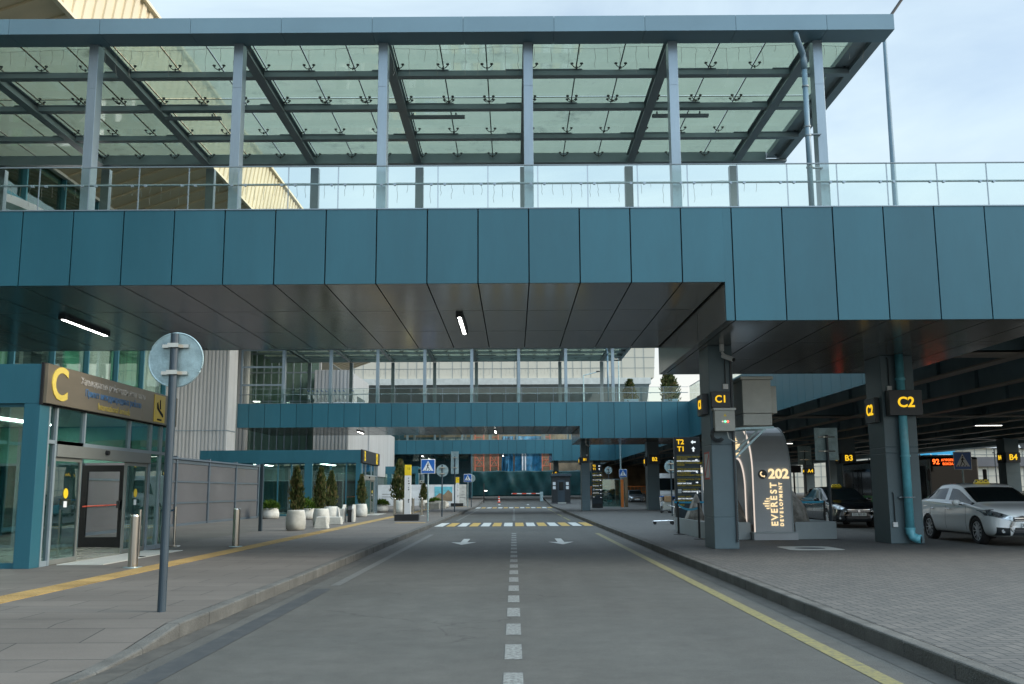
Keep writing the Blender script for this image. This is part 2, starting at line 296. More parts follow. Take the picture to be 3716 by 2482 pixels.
# ------------------------------------------------------------------ mesh building
class MB:
    def __init__(s): s.v = []; s.f = []
    def add(s, vs, fs):
        o = len(s.v); s.v += [tuple(v) for v in vs]; s.f += [tuple(i + o for i in f) for f in fs]; return s
    def box(s, x0, x1, y0, y1, z0, z1):
        if x0 > x1: x0, x1 = x1, x0
        if y0 > y1: y0, y1 = y1, y0
        if z0 > z1: z0, z1 = z1, z0
        return s.add([(x0,y0,z0),(x1,y0,z0),(x1,y1,z0),(x0,y1,z0),(x0,y0,z1),(x1,y0,z1),(x1,y1,z1),(x0,y1,z1)],
                     [(0,3,2,1),(4,5,6,7),(0,1,5,4),(1,2,6,5),(2,3,7,6),(3,0,4,7)])
    def obox(s, c, sx, sy, sz, rot=None):
        c = Vector(c); rot = rot or Matrix.Identity(3)
        vs = [c + rot @ Vector((x*sx/2, y*sy/2, z*sz/2)) for x, y, z in ((-1,-1,-1),(1,-1,-1),(1,1,-1),(-1,1,-1),(-1,-1,1),(1,-1,1),(1,1,1),(-1,1,1))]
        return s.add(vs, [(0,3,2,1),(4,5,6,7),(0,1,5,4),(1,2,6,5),(2,3,7,6),(3,0,4,7)])
    def bar(s, p, q, w, h=None, up=Z):
        """rectangular bar from p to q"""
        p, q = Vector(p), Vector(q); d = (q - p); l = d.length; d.normalize(); h = h or w
        u = up if abs(d.dot(up)) < .99 else Vector((0, 1, 0))
        r = d.cross(u).normalized(); t = r.cross(d)
        return s.obox((p + q) / 2, w, l, h, Matrix((r, d, t)).transposed())
    def cyl(s, p, q, r, r2=None, n=12, cap=True):
        p, q = Vector(p), Vector(q); r2 = r if r2 is None else r2; d = (q - p).normalized()
        a = d.cross(Z if abs(d.z) < .95 else Vector((1, 0, 0))).normalized(); b = d.cross(a)
        vs = []
        for c, rr in ((p, r), (q, r2)):
            for i in range(n):
                t = 2 * math.pi * i / n; vs.append(c + a * (rr * math.cos(t)) + b * (rr * math.sin(t)))
        fs = [(i, (i+1) % n, n + (i+1) % n, n + i) for i in range(n)]
        if cap: fs += [tuple(range(n))[::-1], tuple(range(n, 2*n))]
        return s.add(vs, fs)
    def tube(s, pts, r, n=6):
        pts = [Vector(p) for p in pts]; rings = []
        for i, p in enumerate(pts):
            d = (pts[min(i+1, len(pts)-1)] - pts[max(i-1, 0)]).normalized()
            a = d.cross(Z if abs(d.z) < .95 else Vector((1, 0, 0))).normalized(); b = d.cross(a)
            rings.append([p + a*(r*math.cos(2*math.pi*k/n)) + b*(r*math.sin(2*math.pi*k/n)) for k in range(n)])
        vs = [v for g in rings for v in g]
        fs = [(i*n+k, i*n+(k+1) % n, (i+1)*n+(k+1) % n, (i+1)*n+k) for i in range(len(pts)-1) for k in range(n)]
        fs += [tuple(range(n))[::-1], tuple(range((len(pts)-1)*n, len(pts)*n))]
        return s.add(vs, fs)
    def prism(s, poly, ext):
        """3D planar polygon extruded by vector ext"""
        n = len(poly); a = [Vector(p) for p in poly]; e = Vector(ext)
        return s.add(a + [p + e for p in a], [tuple(range(n))[::-1], tuple(range(n, 2*n))] + [(i, (i+1) % n, n+(i+1) % n, n+i) for i in range(n)])
    def lathe(s, c, prof, n=24):
        c = Vector(c); vs = []
        for r, z in prof:
            for i in range(n):
                t = 2*math.pi*i/n; vs.append(c + Vector((r*math.cos(t), r*math.sin(t), z)))
        k = len(prof)
        fs = [(j*n+i, j*n+(i+1) % n, (j+1)*n+(i+1) % n, (j+1)*n+i) for j in range(k-1) for i in range(n)]
        fs += [tuple(range(n))[::-1], tuple(range((k-1)*n, k*n))]
        return s.add(vs, fs)
    def build(s, name, m, parent=None, bevel=0, smooth=False, seg=2, local=False):
        me = bpy.data.meshes.new(name); me.from_pydata(s.v, [], s.f); me.validate(); me.update()
        return link(name, me, m, parent, bevel, smooth, seg, local)
def wm(o):
    m = o.matrix_basis.copy() if o.parent is None else wm(o.parent) @ o.matrix_parent_inverse @ o.matrix_basis
    return m
def link(name, me, m, parent=None, bevel=0, smooth=False, seg=2, local=False):
    o = bpy.data.objects.new(name, me); COL.objects.link(o)
    if m is not None:
        me.materials.clear(); me.materials.append(M_[m] if isinstance(m, str) else m)
    if smooth:
        for p in me.polygons: p.use_smooth = True
    if bevel:
        b = o.modifiers.new('edge', 'BEVEL'); b.width = bevel; b.segments = seg; b.limit_method = 'ANGLE'; b.angle_limit = R(40); b.harden_normals = False
    if parent is not None:
        o.parent = parent
        o.matrix_parent_inverse = Matrix.Identity(4) if local else wm(parent).inverted()
    return o
def tag(o, label=None, cat=None, group=None, kind='thing'):
    if label: o['label'] = label
    if cat: o['category'] = cat
    if group: o['group'] = group
    if kind: o['kind'] = kind
    return o
def thing(name, label, cat, loc=(0, 0, 0), rz=0, group=None):
    o = bpy.data.objects.new(name, None); COL.objects.link(o); o.location = loc; o.rotation_euler = (0, 0, rz)
    o.empty_display_size = .1
    return tag(o, label, cat, group)
def struct(name, mb, m, **kw):
    o = mb.build(name, m, **kw); o['kind'] = 'structure'; return o
def copy_tree(o, parent=None, loc=None, label=None, rz=None, skip=()):
    c = o.copy(); COL.objects.link(c)
    if parent is not None:
        c.parent = parent; c.matrix_parent_inverse = o.matrix_parent_inverse.copy()
    if loc is not None: c.location = loc
    if rz is not None: c.rotation_euler = (0, 0, rz)
    if label: c['label'] = label
    for ch in list(o.children):
        if ch.name.split('.')[0] in skip: continue
        copy_tree(ch, c, skip=skip)
    return c
def text(s, size, org, right, up, m, parent=None, name='lettering', ext=.004, align='CENTER', bold=.0, squeeze=1, local=False):
    cu = bpy.data.curves.new(name, 'FONT'); cu.body = s; cu.size = size; cu.extrude = ext; cu.offset = bold * size; cu.align_x = align; cu.align_y = 'CENTER'
    cu.resolution_u = 4
    ob = bpy.data.objects.new('tmp', cu); COL.objects.link(ob)
    dg = bpy.context.evaluated_depsgraph_get(); me = bpy.data.meshes.new_from_object(ob.evaluated_get(dg)); bpy.data.objects.remove(ob)
    r = Vector(right).normalized(); u = Vector(up).normalized(); n = r.cross(u)
    mt = Matrix((r * squeeze, u, n)).transposed().to_4x4(); mt.translation = Vector(org)
    me.transform(mt)
    return link(name, me, m, parent, local=local)
def g(y): return 0 if y < 92 else min(.86, (y - 92) * .022)
PV = .15

# ------------------------------------------------------------------ ground, roads, markings
YS = [-40, 9.0, 10.4, 92, 131, 400]
def sheet(x0, x1, y0, y1, z, ys=None, nx=1):
    b = MB(); ys = sorted(set([y0, y1] + [y for y in (ys or [92, 131]) if y0 < y < y1]))
    for i in range(len(ys) - 1):
        ya, yb = ys[i], ys[i+1]
        b.add([(x0, ya, z + g(ya)), (x1, ya, z + g(ya)), (x1, yb, z + g(yb)), (x0, yb, z + g(yb))], [(0, 1, 2, 3)])
    return b
struct('ground', sheet(-600, 600, -60, 1500, -.02), 'asphalt')
struct('road', sheet(-3.55, 3.55, -30, 160, 0), 'asphalt')
# left pavement drops to road level at the near corner
b = MB(); pr = [(-30, .02), (9.0, .02), (10.4, PV), (92, PV), (118, PV + g(118))]
for (ya, za), (yb, zb) in zip(pr, pr[1:]): b.add([(-60, ya, za), (-3.66, ya, za), (-3.66, yb, zb), (-60, yb, zb)], [(0, 1, 2, 3)])
struct('pavement_left', b, 'slab')
b = sheet(3.66, 11.34, -30, 126, PV); struct('pavement_right', b, 'herr')
struct('taxi_lane', sheet(11.45, 140, -30, 230, .12), 'asphalt')
def kerb(name, xa, xb, y0, y1, drop=False):
    b = MB(); y = y0
    while y < y1:
        e = y + 1.0
        def zt(v):
            if drop and v < 10.4: return .022 + max(0, (v - 9.0) / 1.4) * (PV - .02)
            return PV + .003 + g(v)
        za, zb = zt(y), zt(e - .008); ya, yb = y, e - .008
        j = random.uniform(-.004, .004)
        b.add([(xa+j, ya, -.05), (xb+j, ya, -.05), (xb+j, yb, -.05), (xa+j, yb, -.05), (xa+j, ya, za), (xb+j, ya, za), (xb+j, yb, zb), (xa+j, yb, zb)],
              [(0,3,2,1),(4,5,6,7),(0,1,5,4),(1,2,6,5),(2,3,7,6),(3,0,4,7)])
        y = e
    return struct(name, b, 'kerb', bevel=.018)
kerb('kerb_left', -3.66, -3.5, 4.4, 118, True)
kerb('kerb_right', 3.5, 3.66, 2, 126)
kerb('kerb_taxi', 11.33, 11.47, 10, 126)
def marks(name, rects, m, z=.004):
    b = MB()
    for x0, x1, y0, y1 in rects:
        for ya, yb in ([(y0, y1)] if not (y0 < 92 < y1) else [(y0, 92), (92, y1)]):
            b.add([(x0, ya, z+g(ya)), (x1, ya, z+g(ya)), (x1, yb, z+g(yb)), (x0, yb, z+g(yb))], [(0, 1, 2, 3)])
    return struct(name, b, m)
marks('centre_dash_marking', [(-.095, .065, 7.5 + 1.5*k, 8.36 + 1.5*k) for k in range(19)], 'dash_mark')
marks('centre_line_marking', [(-.09, .05, 50, 84)], 'faint_mark')
marks('left_line_marking', [(-2.98, -2.83, 16, 34.5), (-3.0, -2.88, 50, 80)], 'faint_mark')
marks('gutter_dirt_shade_marking', [(-3.499, -3.27, 2, 118), (3.27, 3.499, 2, 118)], 'gutter', .003)  # grit strip that also paints contact shade along the kerbs
marks('removed_line_marking', [(-3.1, -2.86, 5, 15.5)], 'dark_mark')
marks('yellow_line_marking', [(2.86, 3.02, 5.5, 35), (2.78, 2.88, 50, 56), (2.78, 2.88, 58, 64), (2.78, 2.88, 66, 82)], 'yellow_line')
def arrows(y, x, s=1):
    b = MB()
    z = .005 + g(y)
    b.add([(x, y - 1.4, z), (x+.38, y+.0, z), (x+.1, y-.12, z), (x+.1, y+2.0, z+g(y+2)-g(y)), (x-.1, y+2.0, z+g(y+2)-g(y)), (x-.1, y-.12, z), (x-.38, y, z)], [tuple(range(7))])
    return b
b = MB()
for x in (-1.5, 1.38):
    for y in (29.2, 97.5):
        q = arrows(y, x); b.add(q.v, q.f)
struct('arrow_marking', b, 'white_mark')
for nm, y0, y1 in (('near', 42.2, 46.8), ('far', 86.3, 91.2)):
    w = [(-3.46 + .5*i, -3.46 + .5*i + .38, y0, y1) for i in range(14)]
    marks('crossing_white_marking_' + nm, w[0::2], 'cross_w', .005); marks('crossing_yellow_marking_' + nm, w[1::2], 'cross_y', .005)
    marks('crossing_table_marking_' + nm, [(-3.49, 3.49, y0 - .35, y1 + .35)], 'dark_mark', .0025)
marks('hump_edge_marking', [(-3.48, 3.48, 37.8, 37.95)], 'dark_mark', .0035)
# tactile strip: studded slabs
b = MB(); y = 6
while y < 88:
    j = random.uniform(-.006, .006)
    zz = PV + .004 if y > 10.4 else .03
    b.box(-6.83+j, -6.39+j, y, y + .39, zz - .01, zz + .004 + random.uniform(0, .002))
    for i in range(5 if y < 34 else 0):
        for k in range(5): b.box(-6.79 + .09*i + .0, -6.755 + .09*i, y + .02 + .075*k, y + .055 + .075*k, zz + .004, zz + .009)
    y += .4
struct('tactile_strip', b, 'tactile')
b = MB(); b.box(-5.2, -3.9, 42.4, 43.2, PV, PV + .006); b.box(-5.2, -3.9, 86.4, 87.3, PV, PV + .006); struct('tactile_patch', b, 'tactile')

# ------------------------------------------------------------------ footbridge with glass canopy (built once, copied along the road)
Y1, YB = 19.25, 28.45          # front and back of the nearest bridge
XL, XR, XS = -18.2, 11.55, 4.33  # ends, and the step where the beam deepens
ZT, ZS, ZD = 7.27, 5.70, 4.90
PX = 1.045; X0 = .33
def make_bridge():
    rt = thing('footbridge', 'nearest footbridge, broad teal panelled beam crossing the road above the lettered C1 pillar', 'footbridge', (0, Y1, 0), group='teal footbridges over the road')
    core = MB(); core.box(XL, XS, Y1+.06, YB-.06, ZS+.04, ZT-.3).box(XS+.002, XR, Y1+.06, YB-.06, ZD+.04, ZT-.3)
    core.box(XL, XR, Y1+.05, Y1+.3, ZT-.3, ZT-.02).box(XL, XR, YB-.3, YB-.05, ZT-.3, ZT-.02)
    core.build('deck', 'gap', rt); MB().box(XL, XR, Y1+.31, YB-.31, ZT-.06, ZT-.012).build('walkway', 'kerb', rt)
    f, bk, so = MB(), MB(), MB(); gp = .013
    xs = [X0 + PX*k for k in range(-18, 11) if XL < X0 + PX*k < XR]; xs = [XL] + xs + [XR]
    for a, c in zip(xs, xs[1:]):
        segs = [(a, c)] if not (a < XS < c) else [(a, c)]
        for a1, c1 in segs:
            zb = ZS if (a1 + c1)/2 < XS - .2 else ZD
            if a1 < XS < c1:   # panel notched round the corner of the beam
                f.box(a1+gp, XS-.001, Y1, Y1+.05, ZS, ZT); f.box(XS, c1-gp, Y1, Y1+.05, ZD, ZT)
                bk.box(a1+gp, XS-.001, YB-.05, YB, ZS, ZT); bk.box(XS, c1-gp, YB-.05, YB, ZD, ZT)
            else:
                t = random.uniform(-.0025, .0025)
                f.box(a1+gp, c1-gp, Y1+t, Y1+.05, zb, ZT); bk.box(a1+gp, c1-gp, YB-.05, YB, zb, ZT)
        ys = [Y1+.055, Y1+3.05, Y1+5.98, YB-.055]
        for p, q in zip(ys, ys[1:]):
            if c <= XS: so.box(a+gp, c-gp, p+gp, q-gp, ZS+.003, ZS+.035)
            elif a >= XS: so.box(a+gp, c-gp, p+gp, q-gp, ZD+.003, ZD+.035)
            else:
                so.box(a+gp, XS-.05, p+gp, q-gp, ZS+.003, ZS+.035); so.box(XS+.05, c-gp, p+gp, q-gp, ZD+.003, ZD+.035)
    for p, q in zip(ys, ys[1:]): so.box(XS-.002, XS+.04, p+gp, q-gp, ZD+.003, ZS+.002)
    f.build('fascia', 'teal', rt); bk.build('rear_fascia', 'teal', rt); so.build('soffit', 'soffit', rt)
    c = MB(); c.box(XL, XR, Y1-.012, Y1+.12, ZT+.001, ZT+.022).box(XL, XR, YB-.12, YB+.012, ZT+.001, ZT+.022); c.build('coping', 'frame_light', rt)
    for x in (-1.29, -10.8):
        l = MB().box(x-.085, x+.085, Y1+3.4, Y1+6.0, ZS-.08, ZS).build('ceiling_light', 'dark', rt)
        MB().box(x-.035, x+.035, Y1+3.46, Y1+5.94, ZS-.088, ZS-.0805).build('tube', E['tube'], l)
    return rt
def make_canopy():
    rt = thing('glass_canopy', 'nearest glass canopy on slim steel columns above the nearest footbridge', 'canopy', (0, Y1, ZT), group='glass canopies on the footbridges')
    yf, zc, xr = 19.17, 11.13, 8.12
    b = MB(); x = xr
    while x > XL:
        a = max(XL, x - 1.93 if x < xr else x - 1.43); b.box(a+.004, x-.004, yf, yf+.03, zc, zc+.345); b.box(a+.004, x-.004, yf+.03, yf+.6, zc, zc+.03); x = a
    b.box(XL, xr-.01, yf+.031, yf+.55, zc+.031, zc+.32)
    b.build('front_beam', 'beam', rt)
    b = MB(); b.box(xr-.22, xr, yf+.61, 27.65, zc+.06, zc+.40).box(xr-.55, xr-.222, yf+.61, 27.6, zc+.16, zc+.3); b.build('edge_beam', 'frame', rt)
    b = MB(); b.box(XL, xr, 27.35, 27.65, zc-.02, zc+.055).box(XL, xr-.6, 27.40, 27.60, zc+.056, zc+.3); b.build('rear_beam', 'frame', rt)
    cx = [.35 + 3.135*k for k in range(-5, 3)]
    for x in cx:
        m = MB().box(x-.1, x+.1, 19.64, 19.94, ZT-.05, zc).box(x-.104, x+.104, 19.636, 19.944, ZT+2.85, ZT+2.86)
        m.build('column', 'frame_light', rt, bevel=.008)
        m = MB().box(x-.12, x+.12, 27.7, 27.9, ZT-.05, zc-.03); m.build('rear_column', 'frame', rt)
        m = MB().box(x-.11, x+.11, 19.95, 27.34, zc-.05, zc-.02).box(x-.03, x+.03, 19.95, 27.34, zc-.019, zc+.18).box(x-.11, x+.11, 19.78, 27.34, zc+.181, zc+.2)
        m.build('rafter', 'frame', rt)
    rows = [21.45, 23.42, 25.52]
    for y in rows:
        b = MB()
        xx = cx + [xr - .1]
        b.box(XL, cx[0]-.112, y-.05, y+.05, zc+.0, zc+.15)
        for a, c in zip(xx, xx[1:]):
            b.box(a+.112, c-.112, y-.1, y+.1, zc+.0, zc+.13); b.box(a+.115, a+1.3, y-.12, y+.12, zc+.131, zc+.15); b.box(c-.5, c-.115, y-.12, y+.12, zc+.131, zc+.15)
        b.build('purlin', 'frame', rt)
    gx = [.35 + 3.135*k + d for k in range(-6, 3) for d in (.12, 1.17, 2.2)]; gx = [x for x in gx if XL < x < xr - .3]
    gx = [XL] + gx + [xr - .25]
    gy = [19.4, 23.25, 27.5]
    zg = zc + .27
    bays = {}
    for a, c in zip(gx, gx[1:]):
        k = int(((a + c)/2 - .35)//3.135)
        b = bays.setdefault(k, MB())
        for p, q in zip(gy, gy[1:]): b.box(a+.012, c-.012, p+.012, q-.012, zg, zg+.016)
    for k in sorted(bays):
        o = bays[k].build('roof_glass', 'glass_roof', rt); o.data.materials.append(M_['glass_clear'])
        for p_ in o.data.polygons:
            if p_.normal.z < .5: p_.material_index = 1
    s = MB()
    for x in gx[1:-1]: s.box(x-.014, x+.014, 19.4, 27.5, zg-.006, zg-.0005)
    s.box(XL, xr-.25, 23.236, 23.264, zg-.012, zg-.0065); s.build('glass_seal', 'gap', rt)
    def spider(x, y, four, side):
        m = MB(); z0 = zc + .13; d = .09
        m.cyl((x, y, z0), (x, y, z0+.06), .018, n=6)
        for sx in (-1, 1):
            if side and sx != side: continue
            for sy in ((-1, 1) if four else (-1,)):
                e = (x + sx*d*1.25, y + sy*(d*1.2 if four else .02), z0+.085)
                m.tube([(x, y, z0+.03), (x + sx*d*.6, y + sy*(.05 if four else .01), z0+.035), e], .011, 5)
                m.cyl(e, (e[0], e[1], zg-.007), .012, n=6); m.cyl((e[0], e[1], zg-.03), (e[0], e[1], zg-.007), .038, n=8)
        return m
    sp = {}
    for y, four in ((21.3, 0), (23.25, 1), (25.35, 0), (27.3, 0)):
        for x in gx[1:-1]:
            if x < -13: continue
            near = min(abs(x - .12 - c) for c in cx) < .05
            key = (four, 1 if near else 0)
            if key not in sp:
                o = spider(0, 0, four, 1 if near else 0).build('spider_fitting', 'dark', rt); sp[key] = o; first = True
            else:
                o = sp[key].copy(); COL.objects.link(o); o.parent = rt
            o.matrix_parent_inverse = wm(rt).inverted(); o.location = (x, y, 0)
    for k in (-3, -1, 1):
        x = .35 + 3.135*k + .12
        l = MB().box(x, x+1.45, 23.55, 23.68, zc-.14, zc-.07).box(x+.1, x+.14, 23.56, 23.6, zc-.07, zc).box(x+1.2, x+1.24, 23.56, 23.6, zc-.07, zc).build('tube_light', 'frame', rt, bevel=.01)
    return rt
def make_balustrade():
    rt = thing('glass_balustrade', 'frameless glass balustrade with steel handrail along the front of the nearest footbridge', 'balustrade', (0, Y1, ZT), group='glass balustrades on the footbridges')
    y = 19.42
    pr = None; k = 0
    x = X0 - PX*17 + .2
    while x + PX < XR + .2:
        if pr is None:
            pr = MB().box(x+.012, x+PX-.012, y, y+.012, ZT+.02, ZT+.985).box(x+.004, x+.0115, y, y+.012, ZT+.02, ZT+.985).box(x+PX-.0115, x+PX-.004, y, y+.012, ZT+.02, ZT+.985).build('glass_panel', 'glass_rail', rt); xb = x
            pr.data.materials.append(M_['frame_light'])
            for p_ in pr.data.polygons[6:]: p_.material_index = 1
        else:
            o = pr.copy(); COL.objects.link(o); o.parent = rt; o.matrix_parent_inverse = pr.matrix_parent_inverse.copy(); o.location = (x - xb, 0, 0)
        x += PX
    MB().box(XL, XR, y-.012, y+.024, ZT+.985, ZT+1.005).build('top_rail', 'frame', rt)
    h = MB().cyl((XL, y+.1, ZT+.63), (XR, y+.1, ZT+.63), .024, n=8)
    hr = h.build('handrail', 'frame', rt)
    m = MB(); x = X0 - PX*17 + .2
    while x + PX < XR + .2:
        for d in (.14, PX-.14):
            m.cyl((x+d, y-.012, ZT+.59), (x+d, y+.03, ZT+.59), .03, n=8); m.tube([(x+d, y+.03, ZT+.59), (x+d, y+.08, ZT+.585), (x+d, y+.1, ZT+.61)], .008, 5)
        x += PX
    m.build('rail_bracket', 'frame_light', rt)
    return rt
def make_pipe():
    rt = thing('downpipe', 'blue grey drainpipe beside the last column at the right end of the nearest canopy', 'drainpipe', (6.26, 19.5, ZT), group='drainpipes on the canopies')
    x, y = 6.27, 19.52
    m = MB(); m.tube([(x-.22, y-.25, 11.14), (x-.22, y-.25, 11.05), (x-.17, y-.2, 10.93), (x-.03, y-.03, 10.75), (x, y, 10.62), (x, y, 10.4)], .07, 12)
    m.cyl((x, y, 7.22), (x, y, 10.4), .058, n=14)
    m.build('pipe', 'bluepipe', rt, smooth=True)
    m = MB()
    for z in (10.0, 9.1, 8.9, 8.2): m.cyl((x, y, z), (x, y, z+.03), .072, n=14)
    m.box(x, x+.3, y+.05, y+.12, 8.96, 8.98).box(x, x+.3, y+.05, y+.12, 8.22, 8.24)
    m.build('pipe_clamp', 'frame', rt)
    return rt
def make_icicles():
    rt = thing('icicle_lights', 'unlit pale icicle light string hanging along the nearest glass canopy', 'string lights', (0, 19.2, 11.1), group='icicle light strings on the canopies')
    rnd = random.Random(3)
    def run(y, z0, x0, x1, nm, r):
        m = MB(); x = x0; pts = []
        while x < x1:
            zz = z0 - .03*math.sin((x - x0)*2) - rnd.uniform(0, .02); pts.append((x, y, zz))
            l = rnd.choice((.15, .3, .45, .62, .35)); n = max(3, int(l/.07)); p = [(x, y, zz)]
            for i in range(1, n+1): p.append((x + rnd.uniform(-.02, .02), y + rnd.uniform(-.015, .015), zz - l*i/n))
            m.tube(p, r, 3); x += rnd.uniform(.24, .38)
        m.tube(pts, r, 3); m.build(nm, 'wire', rt)
    run(19.86, 11.10, -15, 7.9, 'front_string', .0042)
    run(27.75, 10.62, -15, 7.5, 'rear_string', .006)
    return rt
br = [make_bridge(), make_canopy(), make_balustrade(), make_pipe(), make_icicles()]
lab = {1: ['second footbridge, teal panelled beam crossing the road above the lettered B1 pillar', 'second glass canopy, on the footbridge above the lettered B1 pillar',
           'glass balustrade with handrail along the front of the second footbridge', 'drainpipe beside the last column of the second canopy', 'icicle light string hanging along the second canopy'],
       2: ['farthest footbridge, small teal beam in front of the scaffolding', 'farthest glass canopy, mostly hidden behind the second footbridge beam',
           'glass balustrade along the front of the farthest footbridge', 'drainpipe on the farthest canopy']}
DY = {1: 44.05, 2: 90.75}
for k in (1, 2):
    for i, o in enumerate(br):
        if k == 2 and i == 4: continue
        l = o.location.copy(); l.y += DY[k]
        copy_tree(o, loc=l, label=lab[k][i], skip=('spider_fitting', 'tube_light') if k == 2 else ())
# transom frames closing the left end of the second bridge
rt = thing('glazed_screen', 'steel framed glass screen at the terminal end of the second footbridge', 'glass screen', (-17, 63.5, ZT))
b = MB()
for x in (-18.1, -15.35): b.box(x-.06, x+.06, 63.62, 63.75, ZT, 11.0)
for z in (8.55, 9.75, 10.9): b.box(-18.04, -15.41, 63.64, 63.73, z-.06, z+.06)
b.build('frame', 'frame_light', rt); MB().box(-18.0, -15.4, 63.68, 63.69, ZT+.05, 11).build('pane', 'glass_clear', rt)

# ------------------------------------------------------------------ lettered pillars
def pillar(x0, x1, y0, y1, zt, label, seam=.87, zb=PV):
    rt = thing('pillar', label, 'pillar', ((x0+x1)/2, (y0+y1)/2, zb), group='clad pillars under the bridges and viaduct')
    m = MB(); m.box(x0, x1, y0, y1, zb, seam - .004).box(x0, x1, y0, y1, seam + .004, 2.55).box(x0, x1, y0, y1, 2.558, zt+.003).box(x0+.01, x1-.01, y0+.01, y1-.01, zb, zt)
    m.build('shaft', 'pillar', rt, bevel=.012); return rt
def pillar_sign(t, x0, x1, y0, y1, front, side, label, glow=True, fs=None, th=.13):
    """front/side = (x or y extents, z0, z1) of the number boxes on the faces looking at the camera and at the road"""
    fx0, fx1, z0, z1 = front
    rt = thing('pillar_sign', label, 'number sign', ((fx0+fx1)/2, y0-.06, (z0+z1)/2), group='lit yellow number signs on the pillars')
    p = MB().box(fx0, fx1, y0-th, y0-.002, z0, z1).build('panel', 'dark', rt, bevel=.006)
    fs = fs or (z1-z0)*.62
    text(t, fs, ((fx0+fx1)/2, y0-th-.006, (z0+z1)/2), (1,0,0), (0,0,1), E['yellow'], rt, 'number', .006, bold=.022)
    if side:
        sy0, sy1, s0, s1 = side
        MB().box(x0-.13, x0-.002, sy0, sy1, s0, s1).build('side_panel', 'dark', rt, bevel=.006)
        text(t, (s1-s0)*.60, (x0-.136, (sy0+sy1)/2, (s0+s1)/2), (0,-1,0), (0,0,1), E['yellow'], rt, 'number', .006, bold=.022)
    return rt
rows = [('C', 0), ('B', 44.05), ('A', 90.75)]
wh = {'C': 'nearest', 'B': 'middle', 'A': 'farthest'}
for L, dy in rows:
    zb = PV + g(23.3+dy)
    pillar(4.64, 5.21, 22.75+dy, 23.9+dy, ZD, 'slim blue grey pillar carrying the lit %s1 sign' % L, zb=zb)
    pillar_sign(L+'1', 4.64, 5.21, 22.75+dy, 0, (4.66, 5.1, 3.42, 3.80), (22.95+dy, 23.65+dy, 3.28, 3.78), 'lit yellow %s1 sign on its slim pillar by the road' % L)
    pillar(9.43, 10.27, 24.6+dy, 25.7+dy, ZD, 'broad blue grey pillar carrying the lit %s2 sign' % L, zb=zb, seam=2.4)
    pillar_sign(L+'2', 9.43, 10.27, 24.6+dy, 0, (9.5, 10.33, 3.34, 3.98), (24.8+dy, 25.5+dy, 3.2, 3.84), 'lit yellow %s2 sign on the broad pillar' % L, fs=.36, th=.3)
VS = 5.0
for L, dy in rows[1:]:
    for n, x in (('3', 23.5), ('4', 35.0)):
        zb = .1; x0, x1 = x - .55, x + .45; y = 24.0 + dy
        pillar(x0, x1, y, y+1.1, VS, 'dark viaduct pillar carrying the lit %s%s sign' % (L, n), zb=zb)
        pillar_sign(L+n, x0, x1, y, 0, (x0, x1, 3.3, 4.0), (y+.1, y+.9, 3.3, 4.0), 'lit yellow %s%s sign on a dark viaduct pillar' % (L, n), fs=.55)
pillar(32.4, 33.5, 100, 101, VS, 'dark viaduct pillar without a sign, beside the A4 pillar', zb=.1)
# poster sheets on the B3 pillar
for i, (x, z, w, h) in enumerate(((23.15, 2.5, .3, .45), (23.6, 1.75, .7, .5), (23.6, 1.1, .7, .55))):
    tag(MB().box(x, x+w*.8, 67.99, 68.0, z, z+h).build('poster', 'cardboard'), ('small', 'middle', 'lowest')[i] + ' notice sheet pasted on the B3 pillar', 'notice')

# ------------------------------------------------------------------ viaduct over the taxi lanes
rt = thing('viaduct', 'wide dark road viaduct on steel girders above the taxi lanes', 'viaduct', (24, 70, 0))
MB().box(11.62, 38, 19.4, 150, 5.95, 6.9).build('deck', 'under', rt)
for k in range(8):
    x = 13.4 + 3.1*k
    w = MB().box(x-.02, x+.02, 19.4, 150, 5.0, 5.95)
    for yy in range(22, 148, 4): w.box(x-.14, x+.14, yy, yy+.03, 5.0, 5.95)
    gq = w.build('girder', 'under', rt); MB().box(x-.2, x+.2, 19.4, 150, VS-.05, VS).build('flange', 'flange', gq)
for y in (25.15, 47, 69.2, 92, 115.9, 138):
    gq = MB().box(11.7, 37, y-.35, y+.35, 5.06, 5.9).build('cross_beam', 'under', rt); MB().box(11.7, 37, y-.4, y+.4, 4.96, 4.995).build('flange', 'flange', gq)
m = MB(); x = XR + .006
while x < 38: m.box(x, min(38.2, x + PX) - .013, 19.25, 19.3, ZD, ZT); x += PX
m.build('end_cladding', 'teal', rt); MB().box(XR+.08, 38.2, 19.301, 19.39, ZD+.02, ZT-.02).build('end_backing', 'gap', rt)
MB().box(36.8, 38.2, 19.4, 150, 4.75, 7.6).build('edge_beam', 'under', rt)
for a, c in ((YB, 63.28), (72.52, 109.98), (119.25, 150)):
    m = MB(); y = a + .01
    while y < c - .05:
        e = min(c, y + PX); m.box(XR-.05, XR, y+.008, e-.008, ZD, ZT); y = e
    m.build('edge_cladding', 'teal', rt); MB().box(XR+.001, XR+.07, a, c, ZD+.02, ZT-.02).build('edge_backing', 'gap', rt)
    m = MB(); y = a + .05
    while y < c - .05:
        e = min(c, y + 1.2); m.box(XR+.05, XR+.062, y+.01, e-.01, ZT, ZT+.985); y = e
    m.build('parapet_glass', 'glass_rail', rt); MB().box(XR+.03, XR+.08, a, c, ZT+.985, ZT+1.01).build('parapet_rail', 'frame', rt)
